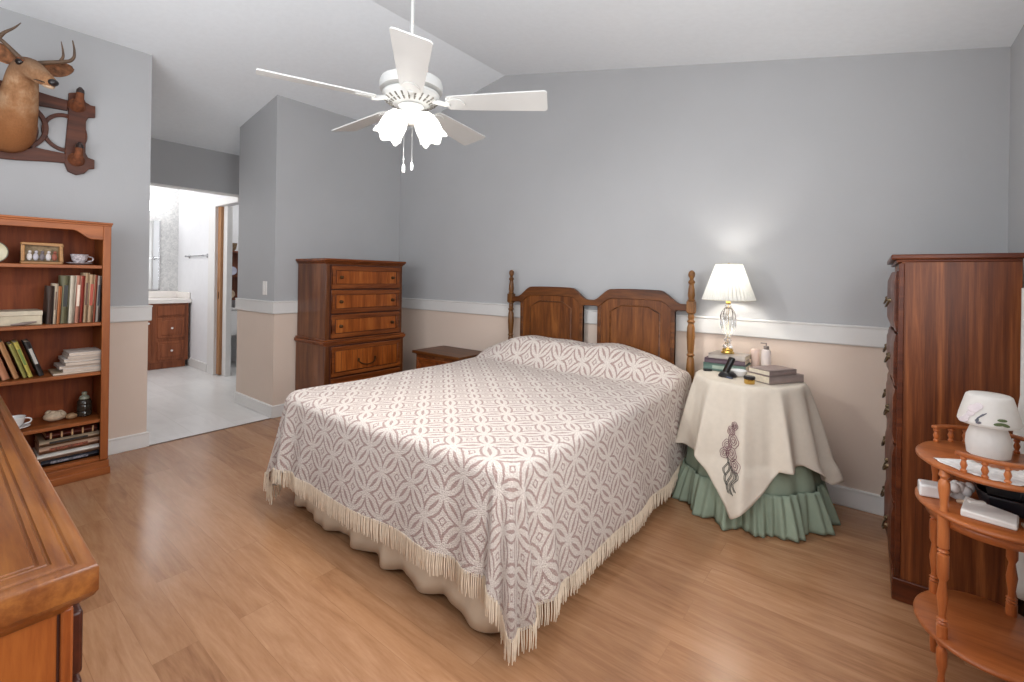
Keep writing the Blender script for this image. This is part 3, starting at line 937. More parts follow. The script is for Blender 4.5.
# pleated shade
rows = []
nn = 240
for k in range(13):
    u = k / 12; row = []
    for i in range(nn):
        a = 2 * pi * i / nn; r = .147 + (.073 - .147) * u; r += .0050 * sin(2 * pi * (i % 6) / 6) * (1 - .4 * u)
        row.append((LX + r * cos(a), LY + r * sin(a), LZ + .325 + .215 * u))
    rows.append(row)
MB().quad_grid(rows, closed_u=True).build('lamp_shade', M_lshade, lp, smooth=False)
M_trim = plain('shade_trim', sr(214, 208, 190), .8)
MB().tube([(LX + .147 * cos(a), LY + .147 * sin(a), LZ + .325) for a in [2 * pi * i / 40 for i in range(40)]], .003, 6, closed=True).build('shade_trim', M_trim, lp)
MB().tube([(LX + .073 * cos(a), LY + .073 * sin(a), LZ + .540) for a in [2 * pi * i / 32 for i in range(32)]], .0028, 6, closed=True).build('shade_trim', M_trim, lp)
MB().ball((LX, LY, LZ + .40), (.022, .022, .03), 12, 8).build('bulb', M_bulb, lp)
light('bedside_lamp_light', 'POINT', (LX, LY, LZ + .46), 5.5, (1, .96, .90), radius=.03)

# small things on the round table
ph = thing('cordless_phone', 'black cordless phone leaning in its cradle in front of stacked books', 'phone', (3.435, -.385, TZ + .008), radians(35), local=True)
MB().lathe([(.048, 0), (.05, .006), (.042, .018), (.03, .026), (0, .028)], (0, 0, 0), 20, squash=(1, .85)).build('cradle', M_black, ph)
MB().obox((.008, .004, .062), (.026, .042, .10), ry=radians(24)).build('handset', M_black, ph, bevel=.008, seg=3)
MB().obox((.0235, .004, .07), (.002, .03, .04), ry=radians(24)).build('keypad', plain('grey_keys', sr(120, 120, 124), .5), ph)
tag(MB().tube([(3.405, -.40, TZ + .012), (3.455, -.435, TZ + .012), (3.475, -.445, TZ + .012)], [.004, .005, .003], 8).build('pen', plain('blue_grey_pen', sr(62, 72, 96), .4)), 'dark blue pen lying beside the black phone cradle', 'pen')
jr = thing('cosmetic_jar', 'small gold jar with black lid at the front edge of round table', 'jar', (3.567, -.49, TZ + .006))
MB().lathe([(.024, 0), (.026, .003), (.026, .024), (.024, .026)], (3.567, -.49, TZ + .006), 24).build('jar_body', M_gold, jr)
MB().lathe([(.028, .026), (.028, .038), (.026, .040), (0, .041)], (3.567, -.49, TZ + .006), 24).build('lid', M_black, jr)
b1 = thing('lotion_bottle', 'white lotion bottle with grey pump behind the grey books', 'bottle', (3.585, -.125, TZ + .006))
q = (3.585, -.125, TZ + .006)
MB().lathe([(.024, 0), (.026, .004), (.026, .125), (.022, .138), (.012, .142)], q, 24).build('bottle_body', plain('white_bottle', sr(226, 212, 206), .35), b1)
MB().lathe([(.014, .142), (.015, .16), (.010, .163), (.004, .165), (.004, .178), (0, .18)], q, 16).obox((q[0] - .012, q[1] - .004, q[2] + .178), (.034, .008, .007)).build('pump', plain('pump_grey', sr(130, 118, 112), .4), b1)
q = (3.522, -.10, TZ + .006)
tag(MB().lathe([(.021, 0), (.023, .003), (.023, .105), (.024, .106), (.024, .13), (.021, .134), (0, .135)], q, 24).build('lotion_bottle', plain('blush_tube', sr(222, 196, 184), .45)), 'shorter blush pink tube standing left of the pump bottle', 'bottle')
tag(MB().lathe([(.034, 0), (.038, .004), (.045, .03), (.043, .031), (.036, .006), (0, .005)], (3.475, -.30, TZ + .006), 20).build('trinket_dish', M_porc), 'small white trinket dish beside the phone on the round table', 'dish')
tag(MB().obox((3.30, -.285, TZ + .0135), (.045, .03, .010), rz=.5).build('matchbox', M_black, bevel=.001), 'tiny black box lying by the spine of green book', 'box')

# ================================================================== TALL CHEST at the right
tc_ = thing('tall_chest', 'tall dark walnut chest with brass pulls, plain side toward camera at right', 'chest', (4.33, -.44, 0))
TX0, TX1, TY0, TY1, TT = 4.160, 4.49, -.81, -.10, 1.364
MB().box(TX0 + .004, TX1, TY0, TY1, .04, TT - .018).build('body', W_tall, tc_, bevel=.002)
MB().box(TX0 - .028, TX1 + .006, TY0 - .008, TY1 + .01, TT - .02, TT).box(TX0 - .012, TX1, TY0 - .003, TY1 + .003, TT - .032, TT - .02).build('top', W_tallt, tc_, bevel=.005)
MB().box(TX0 - .012, TX1 + .002, TY0 - .008, TY1, 0, .088).build('plinth', W_tallt, tc_, bevel=.004)
MB().box(TX0 - .004, TX0 + .014, TY0 - .004, TY0 + .022, .09, TT - .035).build('corner_stile', W_tallt, tc_, bevel=.003)
zs = [.10, .36, .60, .83, 1.05, 1.305]
for i in range(5):
    z0, z1 = zs[i] + .006, zs[i + 1] - .006
    # serpentine bowed front: swells outwards between rounded edges
    n = 16; rows = []
    for a in range(7):
        v = a / 6; row = []
        for b_ in range(n + 1):
            u = b_ / n; y = TY0 + .03 + (TY1 - TY0 - .06) * u
            o = .012 + .016 * sin(pi * u) ** .5 + .004 * cos(4 * pi * u)
            e = .010 * (1 - (2 * v - 1) ** 6)
            row.append((TX0 - o * (.55 + .45 * (1 - (2 * v - 1) ** 8)) + 0, y, z0 + (z1 - z0) * v))
        rows.append(row)
    m = MB().quad_grid(rows)
    bk = [[(TX0 + .004, p[1], p[2]) for p in r] for r in rows]
    m.quad_grid(bk, flip=True)
    m.quad_grid([rows[0], bk[0]]).quad_grid([rows[-1], bk[-1]]).quad_grid([[r[0] for r in rows], [r[0] for r in bk]]).quad_grid([[r[-1] for r in rows], [r[-1] for r in bk]])
    d = m.build('drawer', W_tallt, tc_, ang=50)
    for yy in (TY0 + .17, TY1 - .17):
        zz = (z0 + z1) / 2
        pts = [(TX0 - .028 - .012 * sin(pi * k / 10), yy - .04 * cos(pi * k / 10), zz - .028 * sin(pi * k / 10)) for k in range(11)]
        MB().tube(pts, .004, 8).lathe([(.011, 0), (.008, -.006), (.004, -.012)], (TX0 - .024, yy - .04, zz), 10, 'X').lathe([(.011, 0), (.008, -.006), (.004, -.012)], (TX0 - .024, yy + .04, zz), 10, 'X').build('drawer_pull', M_brass, d)

# ================================================================== CURTAIN on the right wall
cu = thing('curtain', 'white patterned curtain gathered at the right edge beyond the tall chest', 'curtain', (4.54, -1.2, .15))
M_curt = shade_mat('curtain_cotton', (.86, .84, .80, 1), .35)
rows = []
for k in range(24):
    v = k / 23; z = 1.24 - v * 1.06; row = []
    for i in range(160):
        u = i / 159
        bul = .028 * sin(pi * min(1, max(0, (v - .35) / .65))) * math.exp(-(u / .10) ** 2)
        y = -.860 - u * .72
        x = 4.553 - .016 * sin(u * 70 + .8 * sin(u * 9)) - bul - .066 * math.exp(-(u / .05) ** 2)
        row.append((x, y, z))
    rows.append(row)
MB().quad_grid(rows).build('drape', M_curt, cu, ang=80, solid=.002)
MB().tube([(4.553, -.84, 1.255), (4.553, -1.62, 1.255)], .009, 10).ball((4.553, -.835, 1.255), .014).build('curtain_rod', M_white, cu)

# ================================================================== CURIO STAND
ck = thing('curio_stand', 'three-tier oval maple curio stand with turned posts beside the tall chest', 'stand', (4.36, -1.19, 0))
EX, EY, EA, EB = 4.362, -1.187, .170, .203


def oval_slab(m, a, b, z0, z1, n=56):
    prof = [(a - .006, b - .006, z0), (a, b, z0 + .004), (a, b, z1 - .006), (a - .006, b - .006, z1)]
    rows = []
    for (ra, rb, z) in prof: rows.append([(EX + ra * cos(2 * pi * k / n), EY + rb * sin(2 * pi * k / n), z) for k in range(n)])
    bse = len(m.v); m.quad_grid(rows, closed_u=True); m.f.append([bse + k for k in range(n)][::-1]); m.f.append([bse + 3 * n + k for k in range(n)]); return m


for z in (.20, .575, .712):
    oval_slab(MB(), EA, EB, z - .016, z).build('shelf', W_cur, ck, ang=60)
# apron under the middle shelf
rows = []
for zz in (.530, .557):
    rows.append([(EX + (EA - .03) * cos(2 * pi * k / 48), EY + (EB - .03) * sin(2 * pi * k / 48), zz) for k in range(48)])
MB().quad_grid(rows, closed_u=True).build('apron', W_cur, ck, solid=.01)
posts = [(4.252, -1.060), (4.250, -1.312), (4.435, -1.045), (4.474, -1.312)]
pp = [(.012, 0), (.014, .02), (.015, .06), (.011, .09), (.016, .12), (.016, .16), (.012, .172), (.016, .18), (.016, .186), (.0165, .21), (.0165, .235), (.013, .238), (.0165, .243), (.013, .248), (.0165, .253), (.013, .258), (.0135, .275), (.017, .32), (.012, .365), (.017, .38), (.0175, .43), (.017, .445), (.013, .449),
      (.017, .455), (.013, .461), (.017, .467), (.017, .53), (.0175, .56), (.013, .58), (.014, .60), (.0175, .64), (.0165, .66), (.012, .67), (.017, .68), (.013, .70)]
for (x, y) in posts:
    MB().lathe([((r if r > .0155 else r * .82) * .82, h) for r, h in pp], (x, y, 0), 16).build('post', W_curz, ck)


def gallery(a0, a1, n):
    zt = .757
    pts = [(EX + (EA - .017) * cos(a0 + (a1 - a0) * i / 24), EY + (EB - .017) * sin(a0 + (a1 - a0) * i / 24)) for i in range(25)]
    rows = []
    for (dz, o) in ((0, -.010), (0, .010), (.011, .010), (.011, -.010)):
        rows.append([(EX + (p[0] - EX) * (1 + o / .17), EY + (p[1] - EY) * (1 + o / .2), zt + dz) for p in pts])
    m = MB(); m.quad_grid(rows, closed_v=True); k = 25
    m.f.append([0, k, 2 * k, 3 * k]); m.f.append([k - 1, 2 * k - 1, 3 * k - 1, 4 * k - 1][::-1])
    g = m.build('gallery_rail', W_cur, ck, bevel=.003)
    for j in range(n):
        i = 2 + int(21 * j / (n - 1)); p = pts[i]
        MB().lathe([(.007, .710), (.008, .718), (.005, .722), (.0085, .734), (.005, .746), (.008, .750), (.007, .758)], (p[0], p[1], 0), 12).build('spindle', W_curz, g)


gallery(radians(234), radians(312), 5)     # front
gallery(radians(50), radians(140), 6)      # back

# things on the curio stand
gl = thing('glass_lamp', 'frosted white glass lamp painted with flowers on the top shelf of curio stand', 'lamp', (4.372, -1.19, .716))
q = (4.366, -1.13, .7150)
M_frost = shade_mat('painted_frosted_glass', (.95, .92, .88, 1), .35)
MB().lathe([(r_ * .88, h_ * .94) for r_, h_ in [(.050, 0), (.056, .004), (.060, .035), (.058, .062), (.048, .092), (.040, .105)]], q, 36).build('base', M_frost, gl)
MB().lathe([(r_ * .85, h_ * .94) for r_, h_ in [(.040, .103), (.080, .106), (.085, .114), (.081, .135), (.066, .188), (.062, .200), (.056, .204), (0, .206)]], q, 40, cap=False).build('lamp_shade', M_frost, gl)
M_leaf = plain('leaf_green_paint', sr(92, 104, 62), .6); M_petal = plain('petal_paint', sr(216, 204, 206), .6); M_ink = plain('slate_paint', sr(96, 98, 108), .6)


def decal(mats, lst, parent, rad_of, centre):
    for mt, nm, items in lst:
        m = MB()
        for (az, h, w, l, tilt) in items:
            r = rad_of(h) + .0012; c_ = Vector((centre[0] + r * cos(az), centre[1] + r * sin(az), centre[2] + h))
            er = Vector((cos(az), sin(az), .35)).normalized(); et = Vector((-sin(az), cos(az), 0)); ez = er.cross(et)
            M_ = Matrix((er, et, ez)).transposed() @ Matrix.Rotation(tilt, 3, 'X')
            m.ball(c_, (.0016, l, w), 10, 6, M_)
        m.build(nm, mt, parent)


def rad_shade(h):
    h = h / .94
    if h < .135: return (.085 - (h - .114) * (.004 / .021)) * .85
    return (.081 - (h - .135) * (.015 / .053)) * .85
camaz = atan2(-3.1885 + 1.13, 4.077 - 4.366)
decal(None, [(M_petal, 'painted_flower', [(camaz - .55, .150, .013, .016, 0), (camaz - .40, .158, .012, .014, .6), (camaz - .62, .135, .010, .012, .3), (camaz - .85, .112, .010, .018, .2), (camaz - .75, .122, .009, .014, .9)]),
             (M_ink, 'painted_stem', [(camaz - .60, .146, .005, .009, .4), (camaz - .30, .128, .002, .016, 1.0), (camaz - .22, .134, .002, .016, .8), (camaz - .30, .112, .004, .007, .2), (camaz - .35, .118, .003, .006, .9)]),
             (M_leaf, 'painted_leaf', [(camaz + .32, .116, .005, .014, .15), (camaz + .42, .128, .0045, .012, .0), (camaz + .50, .115, .005, .012, -.3)])], gl, rad_shade, q)
# doily / runner hanging over the edge of the top shelf
M_lace = plain('printed_lace', sr(236, 230, 226), .9, vary=.09, nscale=60)
m = MB(); rows = []
for k in range(10):
    row = []
    for i in range(60):
        u = i / 59; ang_ = radians(205 + 150 * u)
        sc = .06 + .104 * min(1, k / 6)
        rr = (EA * sc / .17, EB * sc / .17)
        x = EX + .012 + rr[0] * cos(ang_) * .98; y = EY + rr[1] * sin(ang_) * .98; z = .7145
        if k > 6: z -= 0
        if k > 8: x -= 0
        row.append((x + .003 * sin(i * 1.4) * (k > 7), y + .004 * sin(i * 1.1) * (k > 7), z + .001 * sin(i * .9)))
    rows.append(row)
tag(MB().quad_grid(rows).build('doily', M_lace, solid=.0012), 'scalloped white lace doily spread under the painted glass lamp', 'doily')
tag(MB().prism([(4.200, -1.235), (4.268, -1.222), (4.262, -1.165), (4.198, -1.178)], 'Z', .5755, .6135).build('porcelain_box', M_porc, bevel=.006, seg=3), 'small white porcelain box at the left tip of curio stand shelf', 'box')
fl = thing('porcelain_rose', 'white porcelain rose standing between the porcelain box and black tray', 'ornament', (4.30, -1.165, .576))
m = MB()
for k in range(9):
    a = k * 2.4; rr = .006 + .0026 * k
    m.ball((4.297 + rr * cos(a), -1.168 + rr * sin(a), .607 + .004 * sin(k)), (.014, .014, .017), 10, 6)
m.build('petals', M_porc, fl)
MB().lathe([(.020, 0), (.022, .004), (.014, .012), (.012, .026)], (4.297, -1.168, .5755), 16).build('foot', M_porc, fl)
# dark open box
bt = thing('black_tray', 'black octagonal open tray on the middle shelf of the curio stand', 'tray', (4.40, -1.15, .5755))
outl = [(4.335, -1.19), (4.355, -1.235), (4.45, -1.25), (4.49, -1.21), (4.49, -1.12), (4.45, -1.08), (4.36, -1.08), (4.335, -1.12)]
cxy = (sum(p[0] for p in outl) / 8, sum(p[1] for p in outl) / 8)
def sc_(f, pts=outl): return [(cxy[0] + (p[0] - cxy[0]) * f, cxy[1] + (p[1] - cxy[1]) * f) for p in pts]
lay = [(.86, .5785), (1.0, .612), (1.0, .624), (.94, .624), (.92, .612), (.80, .583)]
rows = [[(p[0], p[1], z) for p in sc_(f)] for f, z in lay]
m = MB().quad_grid(rows, closed_u=True); m.f.append(list(range(8))[::-1]); m.f.append([40 + i for i in range(8)])
m.build('tray_body', plain('black_lacquer', sr(30, 30, 36), .3), bt, bevel=.002)
wd = thing('white_phone_base', 'white wedge-shaped plastic base at the front of middle curio shelf', 'gadget', (4.345, -1.285, .5755))
m = MB(); b = [(4.284, -1.322), (4.395, -1.34), (4.408, -1.282), (4.304, -1.235)]
hh = [.020, .016, .026, .034]
n = 4; m.v = [(p[0], p[1], .5755) for p in b] + [(p[0], p[1], .5755 + h) for p, h in zip(b, hh)]; m.f = [[3, 2, 1, 0], [4, 5, 6, 7]] + [[i, (i + 1) % 4, 4 + (i + 1) % 4, 4 + i] for i in range(4)]
m.build('housing', M_plas, wd, bevel=.004, seg=3)
MB().obox((4.325, -1.262, .606), (.040, .014, .008), rz=.35).build('button_strip', M_plas, wd, bevel=.002)
tag(MB().tube([(4.290, -1.215, .580), (4.318, -1.240, .592), (4.335, -1.250, .6005)], [.006, .007, .006], 8).build('curling_handle', plain('tan_plastic', sr(196, 168, 142), .5)), 'tan plastic handle leaning on the white wedge base', 'tool')
pl_ = [(4.350, -1.262), (4.47, -1.285), (4.485, -1.262), (4.36, -1.238)]
tag(MB().prism([(4.415, -1.33), (4.462, -1.305), (4.45, -1.275), (4.412, -1.278)], 'Z', .5755, .582).build('envelope', plain('cream_paper', sr(220, 210, 192), .8)), 'cream paper envelope lying before the black tray', 'paper')

# ================================================================== BOOKCASE
bc = thing('bookcase', 'orange-stained wooden bookcase with scalloped top standing against the left wall', 'bookcase', (.19, -2.95, 0))
BY_, BYL = -2.486, -3.43      # right and left outer faces
SH = [.105, .340, .632, .935, 1.285]
MB().box(.016, .345, BY_ - .022, BY_, .0, 1.53).build('side_panel', W_book, bc, bevel=.002)
MB().box(.016, .345, BYL, BYL + .022, .0, 1.53).build('side_panel', W_book, bc, bevel=.002)
MB().box(.014, .024, BYL, BY_, .05, 1.53).build('back_panel', W_bookin, bc)
for y0, y1 in ((BY_ - .038, BY_), (BYL, BYL + .038)):
    MB().box(.345, .362, y0, y1, .09, 1.53).build('face_stile', W_book, bc, bevel=.002)
MB().box(.016, .368, BYL - .003, BY_ + .003, 1.525, 1.536).box(.016, .374, BYL - .006, BY_ + .006, 1.536, 1.548).build('top', W_booky, bc, bevel=.003)
# scalloped valance
ys = [BYL + .038 + (BY_ - .038 - BYL - .038) * i / 60 for i in range(61)]
def vz(y):
    d = min(y - ys[0], ys[-1] - y); t_ = max(0, min(1, (d - .05) / .085)); return 1.442 + .05 * t_ * t_ * (3 - 2 * t_)
MB().strip([(y, 1.526) for y in ys], [(y, vz(y)) for y in ys], 'X', .345, .362).build('valance', W_booky, bc, bevel=.002)
for z in SH: MB().box(.024, .342, BYL + .022, BY_ - .022, z - .02, z).build('shelf', W_booky, bc, bevel=.002)
MB().box(.016, .368, BYL - .004, BY_ + .004, 0, .085).box(.016, .378, BYL - .010, BY_ + .010, 0, .045).build('plinth', W_booky, bc, bevel=.004)

# shelf 2: upright books, spines toward +X
def upright(label, y, w, h, col, depth=.17, band=None, lean=0, z=SH[3] + .001, xf=.300, group='books on the second shelf'):
    root = thing('book', label, 'book', (xf, y, z), 0, group, local=True)
    cm = plain('cover_' + '_'.join(str(int(v)) for v in col), sr(*col), .55, vary=.05)
    ct = min(.003, w * .15)
    MB().box(-depth, 0, -w / 2, -w / 2 + ct, 0, h).box(-depth, 0, w / 2 - ct, w / 2, 0, h).box(-ct, 0, -w / 2, w / 2, 0, h).build('cover', cm, root, bevel=.0006)
    MB().box(-depth + .003, -ct, -w / 2 + ct, w / 2 - ct, .003, h - .003).build('pages', M_page, root)
    if band:
        MB().box(-.0004, .0006, -w * .3, w * .3, h * .35, h * .8).build('spine_label', plain('band_' + '_'.join(str(int(v)) for v in band), sr(*band), .5), root)
    root.rotation_euler = (lean, 0, 0)
    return root


lst = [('dark brown book at the left end of the upright row', .024, .222, (74, 58, 50), None), ('narrow cream paperback beside the dark brown book', .013, .236, (206, 186, 160), (120, 90, 70)), ('thin orange book left of the olive one', .014, .222, (186, 116, 70), None),
       ('tall olive grey book with black label in the row', .030, .284, (116, 112, 84), (40, 38, 34)), ('tall ivory book right of the olive one', .026, .284, (214, 202, 182), None), ('salmon pink book in middle of upright row', .020, .286, (200, 140, 118), (232, 210, 190)), ('dark red book right of the salmon one', .014, .284, (150, 58, 44), None),
       ('beige book tallest of the upright row', .017, .302, (190, 160, 126), (96, 60, 44)), ('wide tan book with red label in the upright row', .024, .292, (202, 168, 134), (176, 72, 48)), ('brick red slim book near the right stile', .010, .29, (164, 84, 60), None), ('grey white book near the right end of the row', .015, .285, (196, 186, 174), (70, 70, 76)), ('black slim book at right end beside the stile', .012, .28, (44, 36, 34), None)]
y = -2.758
tot = sum(l[1] for l in lst); avail = (-2.512 - y); gap = (avail - tot) / len(lst)
for i, (lb, w, h, col, band) in enumerate(lst):
    y += w / 2; upright(lb, y, w, h, col, band=band, lean=radians(-2.2 if i < 11 else -.5) * 1.0); y += w / 2 + gap
# white long box
wb = thing('storage_box', 'long cream cardboard box lying on the shelf left of upright books', 'box', (.2, -2.93, SH[3]), 0)
MB().box(.09, .295, -3.20, -2.775, SH[3] + .001, SH[3] + .078).build('box_body', plain('cream_card', sr(206, 192, 166), .7, vary=.08, nscale=25), wb, bevel=.003)
MB().box(.088, .299, -3.202, -2.773, SH[3] + .055, SH[3] + .081).build('lid', plain('cream_card_lid', sr(214, 200, 176), .7, vary=.06, nscale=25), wb, bevel=.003)
tag(MB().tube([(.312, -2.90, SH[3] + .008), (.318, -2.85, SH[3] + .012), (.312, -2.80, SH[3] + .02)], [.004, .009, .004], 8).build('feather', plain('grey_feather', sr(140, 124, 116), .8)), 'grey feather lying in front of the cream cardboard box', 'feather')

# shelf 1: plate, framed figures, cup
dp = thing('decorative_plate', 'cream oval plate with dark rim standing at left of top shelf', 'plate', (.18, -2.965, SH[4] + .001))
MB().lathe([(0, .004), (.045, .004), (.060, .012), (.062, .010), (.046, 0), (0, 0)], (.20, -2.968, SH[4] + .064), 30, 'X', cap=False).build('plate', plain('cream_china', sr(214, 204, 170), .3), dp)
MB().tube([(.212, -2.968 + .062 * cos(a), SH[4] + .064 + .062 * sin(a)) for a in [2 * pi * k / 30 for k in range(30)]], .0025, 6, closed=True).build('rim', plain('dark_rim', sr(96, 84, 60), .4), dp)
MB().tube([(.17, -2.968, SH[4] + .0045), (.20, -2.968, SH[4] + .0045), (.195, -2.968, SH[4] + .05)], .003, 6).build('plate_stand', M_brassd, dp)
pf = thing('shadow_box_frame', 'gold wooden frame with row of small white figures on top shelf', 'frame', (.24, -2.775, SH[4] + .001))
y0, y1, z0, z1 = -2.862, -2.688, SH[4] + .001, SH[4] + .125
M_gw = wood('gilt_wood', sr(150, 108, 60), sr(180, 136, 84), sr(198, 158, 104), 'Y', .4)
m = MB()
for (a, b, c_, d) in ((y0, y1, z1 - .016, z1), (y0, y1, z0, z0 + .016), (y0, y0 + .016, z0 + .016, z1 - .016), (y1 - .016, y1, z0 + .016, z1 - .016)): m.box(.225, .268, a, b, c_, d)
m.build('frame', M_gw, pf, bevel=.003)
MB().box(.228, .233, y0 + .01, y1 - .01, z0 + .01, z1 - .01).build('backing', plain('sepia_backing', sr(150, 128, 98), .8, vary=.2, nscale=60), pf)
for k in range(5):
    yy = y0 + .036 + k * .026
    MB().ball((.245, yy, z0 + .042), (.008, .012, .022), 10, 8).ball((.246, yy + .002, z0 + .070), (.007, .008, .009), 10, 6).build('figure', plain('figure_paint_%d' % k, sr(*[(214, 206, 200), (196, 190, 196), (120, 110, 112), (218, 208, 204), (150, 84, 66)][k]), .6), pf)


def teacup(root, c, s=1.0, mat=M_porc, hd=1):
    x, y_, z = c
    MB().lathe([(.012 * s, .002 * s), (.030 * s, .003 * s), (.055 * s, .010 * s), (.060 * s, .013 * s), (.058 * s, .015 * s), (.03 * s, .007 * s), (0, .006 * s)], c, 28).build('saucer', mat, root)
    MB().lathe([(.016 * s, .008 * s), (.020 * s, .012 * s), (.034 * s, .030 * s), (.040 * s, .058 * s), (.042 * s, .064 * s), (.039 * s, .062 * s), (.032 * s, .032 * s), (.016 * s, .016 * s), (0, .014 * s)], c, 28).build('cup', mat, root)
    MB().tube([(x, y_ + hd * s * (.036 + .026 * sin(pi * k / 8)), z + s * (.052 - .030 * k / 8 + .004 * sin(pi * k / 4))) for k in range(9)], .0035 * s, 6).build('handle', mat, root)


M_china = plain('patterned_china', sr(204, 194, 196), .25, vary=.25, nscale=70)
tcp = thing('teacup', 'patterned china teacup on a saucer at right end of top shelf', 'cup', (.24, -2.612, SH[4] + .0005))
teacup(tcp, (.24, -2.612, SH[4] + .0005), 1.02, M_china)
tcp = thing('teacup', 'white china teacup and saucer on the fourth shelf beside the seashell', 'cup', (.24, -2.875, SH[1] + .0005))
teacup(tcp, (.24, -2.875, SH[1] + .0005), 1.1, M_porc)

# shelf 3: leaning books and a stack of magazines
leaners = [('green book at the far left of the leaning books', .022, .20, (70, 98, 48), -2.955), ('peach leaning book beside green one', .030, .222, (206, 140, 104), -2.912), ('tan leaning book right of the peach one', .022, .222, (192, 138, 92), -2.872),
           ('olive yellow leaning book with green pattern', .016, .205, (158, 150, 78), -2.838), ('yellow leaning book in the middle shelf row', .018, .214, (204, 186, 88), -2.816), ('black leaning book with a white and yellow spine label', .022, .212, (48, 42, 40), -2.772)]
for lb, w, h, col, yb in leaners:
    upright(lb, yb, w, h, col, lean=radians(17), z=SH[2] + .005, xf=.285, band=(196, 190, 180) if 'black' in lb else ((120, 140, 60) if 'yellow leaning book in' in lb else None), group='leaning books on the middle shelf')
mags = [((190, 168, 140), 'wide tan magazine at the bottom of magazine stack'), ((216, 206, 196), 'white magazine second from bottom of the stack'), ((198, 186, 178), 'light grey magazine third from the bottom'), ((176, 160, 148), 'taupe magazine in the middle of the stack'),
        ((220, 212, 204), 'pale magazine third from top of the stack'), ((186, 170, 156), 'beige magazine second from top of the stack'), ((226, 216, 206), 'cream magazine on top of the middle shelf stack')]
z = SH[2] + .0008; rnd = random.Random(9)
for i, (col, lb) in enumerate(mags):
    T = [.012, .020, .016, .020, .018, .018, .018][i]
    dy = [0, .030, .010, .045, .035, .050, .055][i]
    L_ = [.215, .175, .19, .165, .17, .155, .15][i]
    mg = thing('magazine', lb, 'magazine', (.215, -2.513 - L_ / 2, z), 0, 'magazines stacked on the middle shelf', local=True)
    jj = rnd.uniform(-.008, .008)
    MB().box(-.10 + jj, .10 + jj, -L_ / 2, L_ / 2, 0, T * .12).box(-.10 + jj, .10 + jj, -L_ / 2, L_ / 2, T * .88, T).build('cover', plain('magazine_%d' % i, sr(*col), .4, vary=.15, nscale=30), mg)
    MB().box(-.098 + jj, .098 + jj, -L_ / 2 + .001, L_ / 2 - .001, T * .12, T * .88).build('pages', plain('mag_pages_%d' % i, sr(206, 188, 172), .7), mg)
    z += T + .0006
# shelf 4: shell, jar
sh = MB(); sh.ball((.20, -2.705, SH[1] + .031), (.045, .052, .030), 18, 10)
for k in range(5): sh.ball((.20 + .02 * cos(k * 1.3), -2.705 + .030 * cos(k * 1.9), SH[1] + .040 + .010 * sin(k)), (.02, .018, .018), 10, 6)
tag(sh.build('seashell', plain('shell', sr(208, 184, 156), .6, vary=.15, nscale=40)), 'large pale seashell lying on the fourth shelf of the bookcase', 'shell')
sh = MB().ball((.22, -2.635, SH[1] + .019), (.022, .028, .018), 14, 8); tag(sh.build('seashell', plain('shell_tan', sr(168, 132, 96), .6, vary=.15, nscale=40)), 'small tan seashell between large shell and glass jar', 'shell')
gj = thing('glass_jar', 'dark ribbed glass jar with lid at right of fourth shelf', 'jar', (.19, -2.572, SH[1] + .001))
q = (.19, -2.572, SH[1] + .001)
MB().lathe([(.028, 0), (.036, .006), (.036, .03), (.033, .034), (.036, .038), (.036, .07), (.033, .074), (.036, .078), (.034, .095), (.024, .106)], q, 24).build('jar_body', plain('smoky_glass', sr(58, 50, 42), .1), gj)
MB().lathe([(.024, .106), (.027, .11), (.022, .124), (.010, .130), (.014, .142), (.012, .15), (0, .152)], q, 20).build('lid', plain('pale_lid', sr(150, 150, 130), .2), gj)
# shelf 5: stacked big books, spines facing +X
z = SH[0] + .0008
for i, (T, L_, col, band, lb) in enumerate([(.034, .255, (34, 34, 44), (140, 140, 150), 'black glossy book at the bottom of bookcase stack'), (.038, .270, (222, 214, 204), None, 'thick white book second from bottom of bookcase stack'), (.042, .262, (190, 152, 126), (150, 80, 56), 'tan book with reddish lettering in the bottom stack'),
                                  (.034, .262, (176, 152, 126), (50, 40, 34), 'tan book with dark spine label under the leather one')]):
    root = thing('book', lb, 'book', (.30, -2.518 - L_ / 2, z), 0, 'stacked books on the bottom shelf', local=True)
    MB().box(-.2, 0, -L_ / 2, L_ / 2, 0, .003).box(-.2, 0, -L_ / 2, L_ / 2, T - .003, T).box(-.003, 0, -L_ / 2, L_ / 2, 0, T).build('cover', plain('big_book_%d' % i, sr(*col), .45, vary=.08), root, bevel=.0008)
    MB().box(-.197, -.003, -L_ / 2 + .003, L_ / 2 - .003, .003, T - .003).build('pages', M_page, root)
    if band: MB().box(-.0003, .0008, -L_ * .34, L_ * .3, T * .3, T * .68).build('spine_label', plain('big_band_%d' % i, sr(*band), .5, vary=.4, nscale=90), root)
    z += T + .0008
root = thing('book', 'dark red leather book with gilt spine bands on top of bottom stack', 'book', (.29, -2.635, z), 0, 'stacked books on the bottom shelf', local=True)
MB().box(-.19, 0, -.118, .11, 0, .004).box(-.19, 0, -.118, .11, .036, .040).box(-.004, 0, -.118, .11, 0, .040).build('cover', plain('oxblood_leather', sr(96, 38, 24), .4), root, bevel=.001)
MB().box(-.187, -.004, -.115, .107, .004, .036).build('pages', M_page, root)
M_gilt = plain('gilt', sr(188, 150, 110), .35, .3)
for k in range(5): MB().box(-.0003, .0012, -.100 + k * .046, -.092 + k * .046, .003, .037).build('gilt_band', M_gilt, root)
tag(MB().lathe([(.03, 0), (.034, .01), (.034, .06), (.02, .09), (.012, .11), (0, .112)], (.22, -2.86, SH[0] + .001), 18).build('dark_vase', plain('dark_glaze', sr(44, 30, 26), .3)), 'dark glazed vase in the shadow left of the bottom book stack', 'vase')

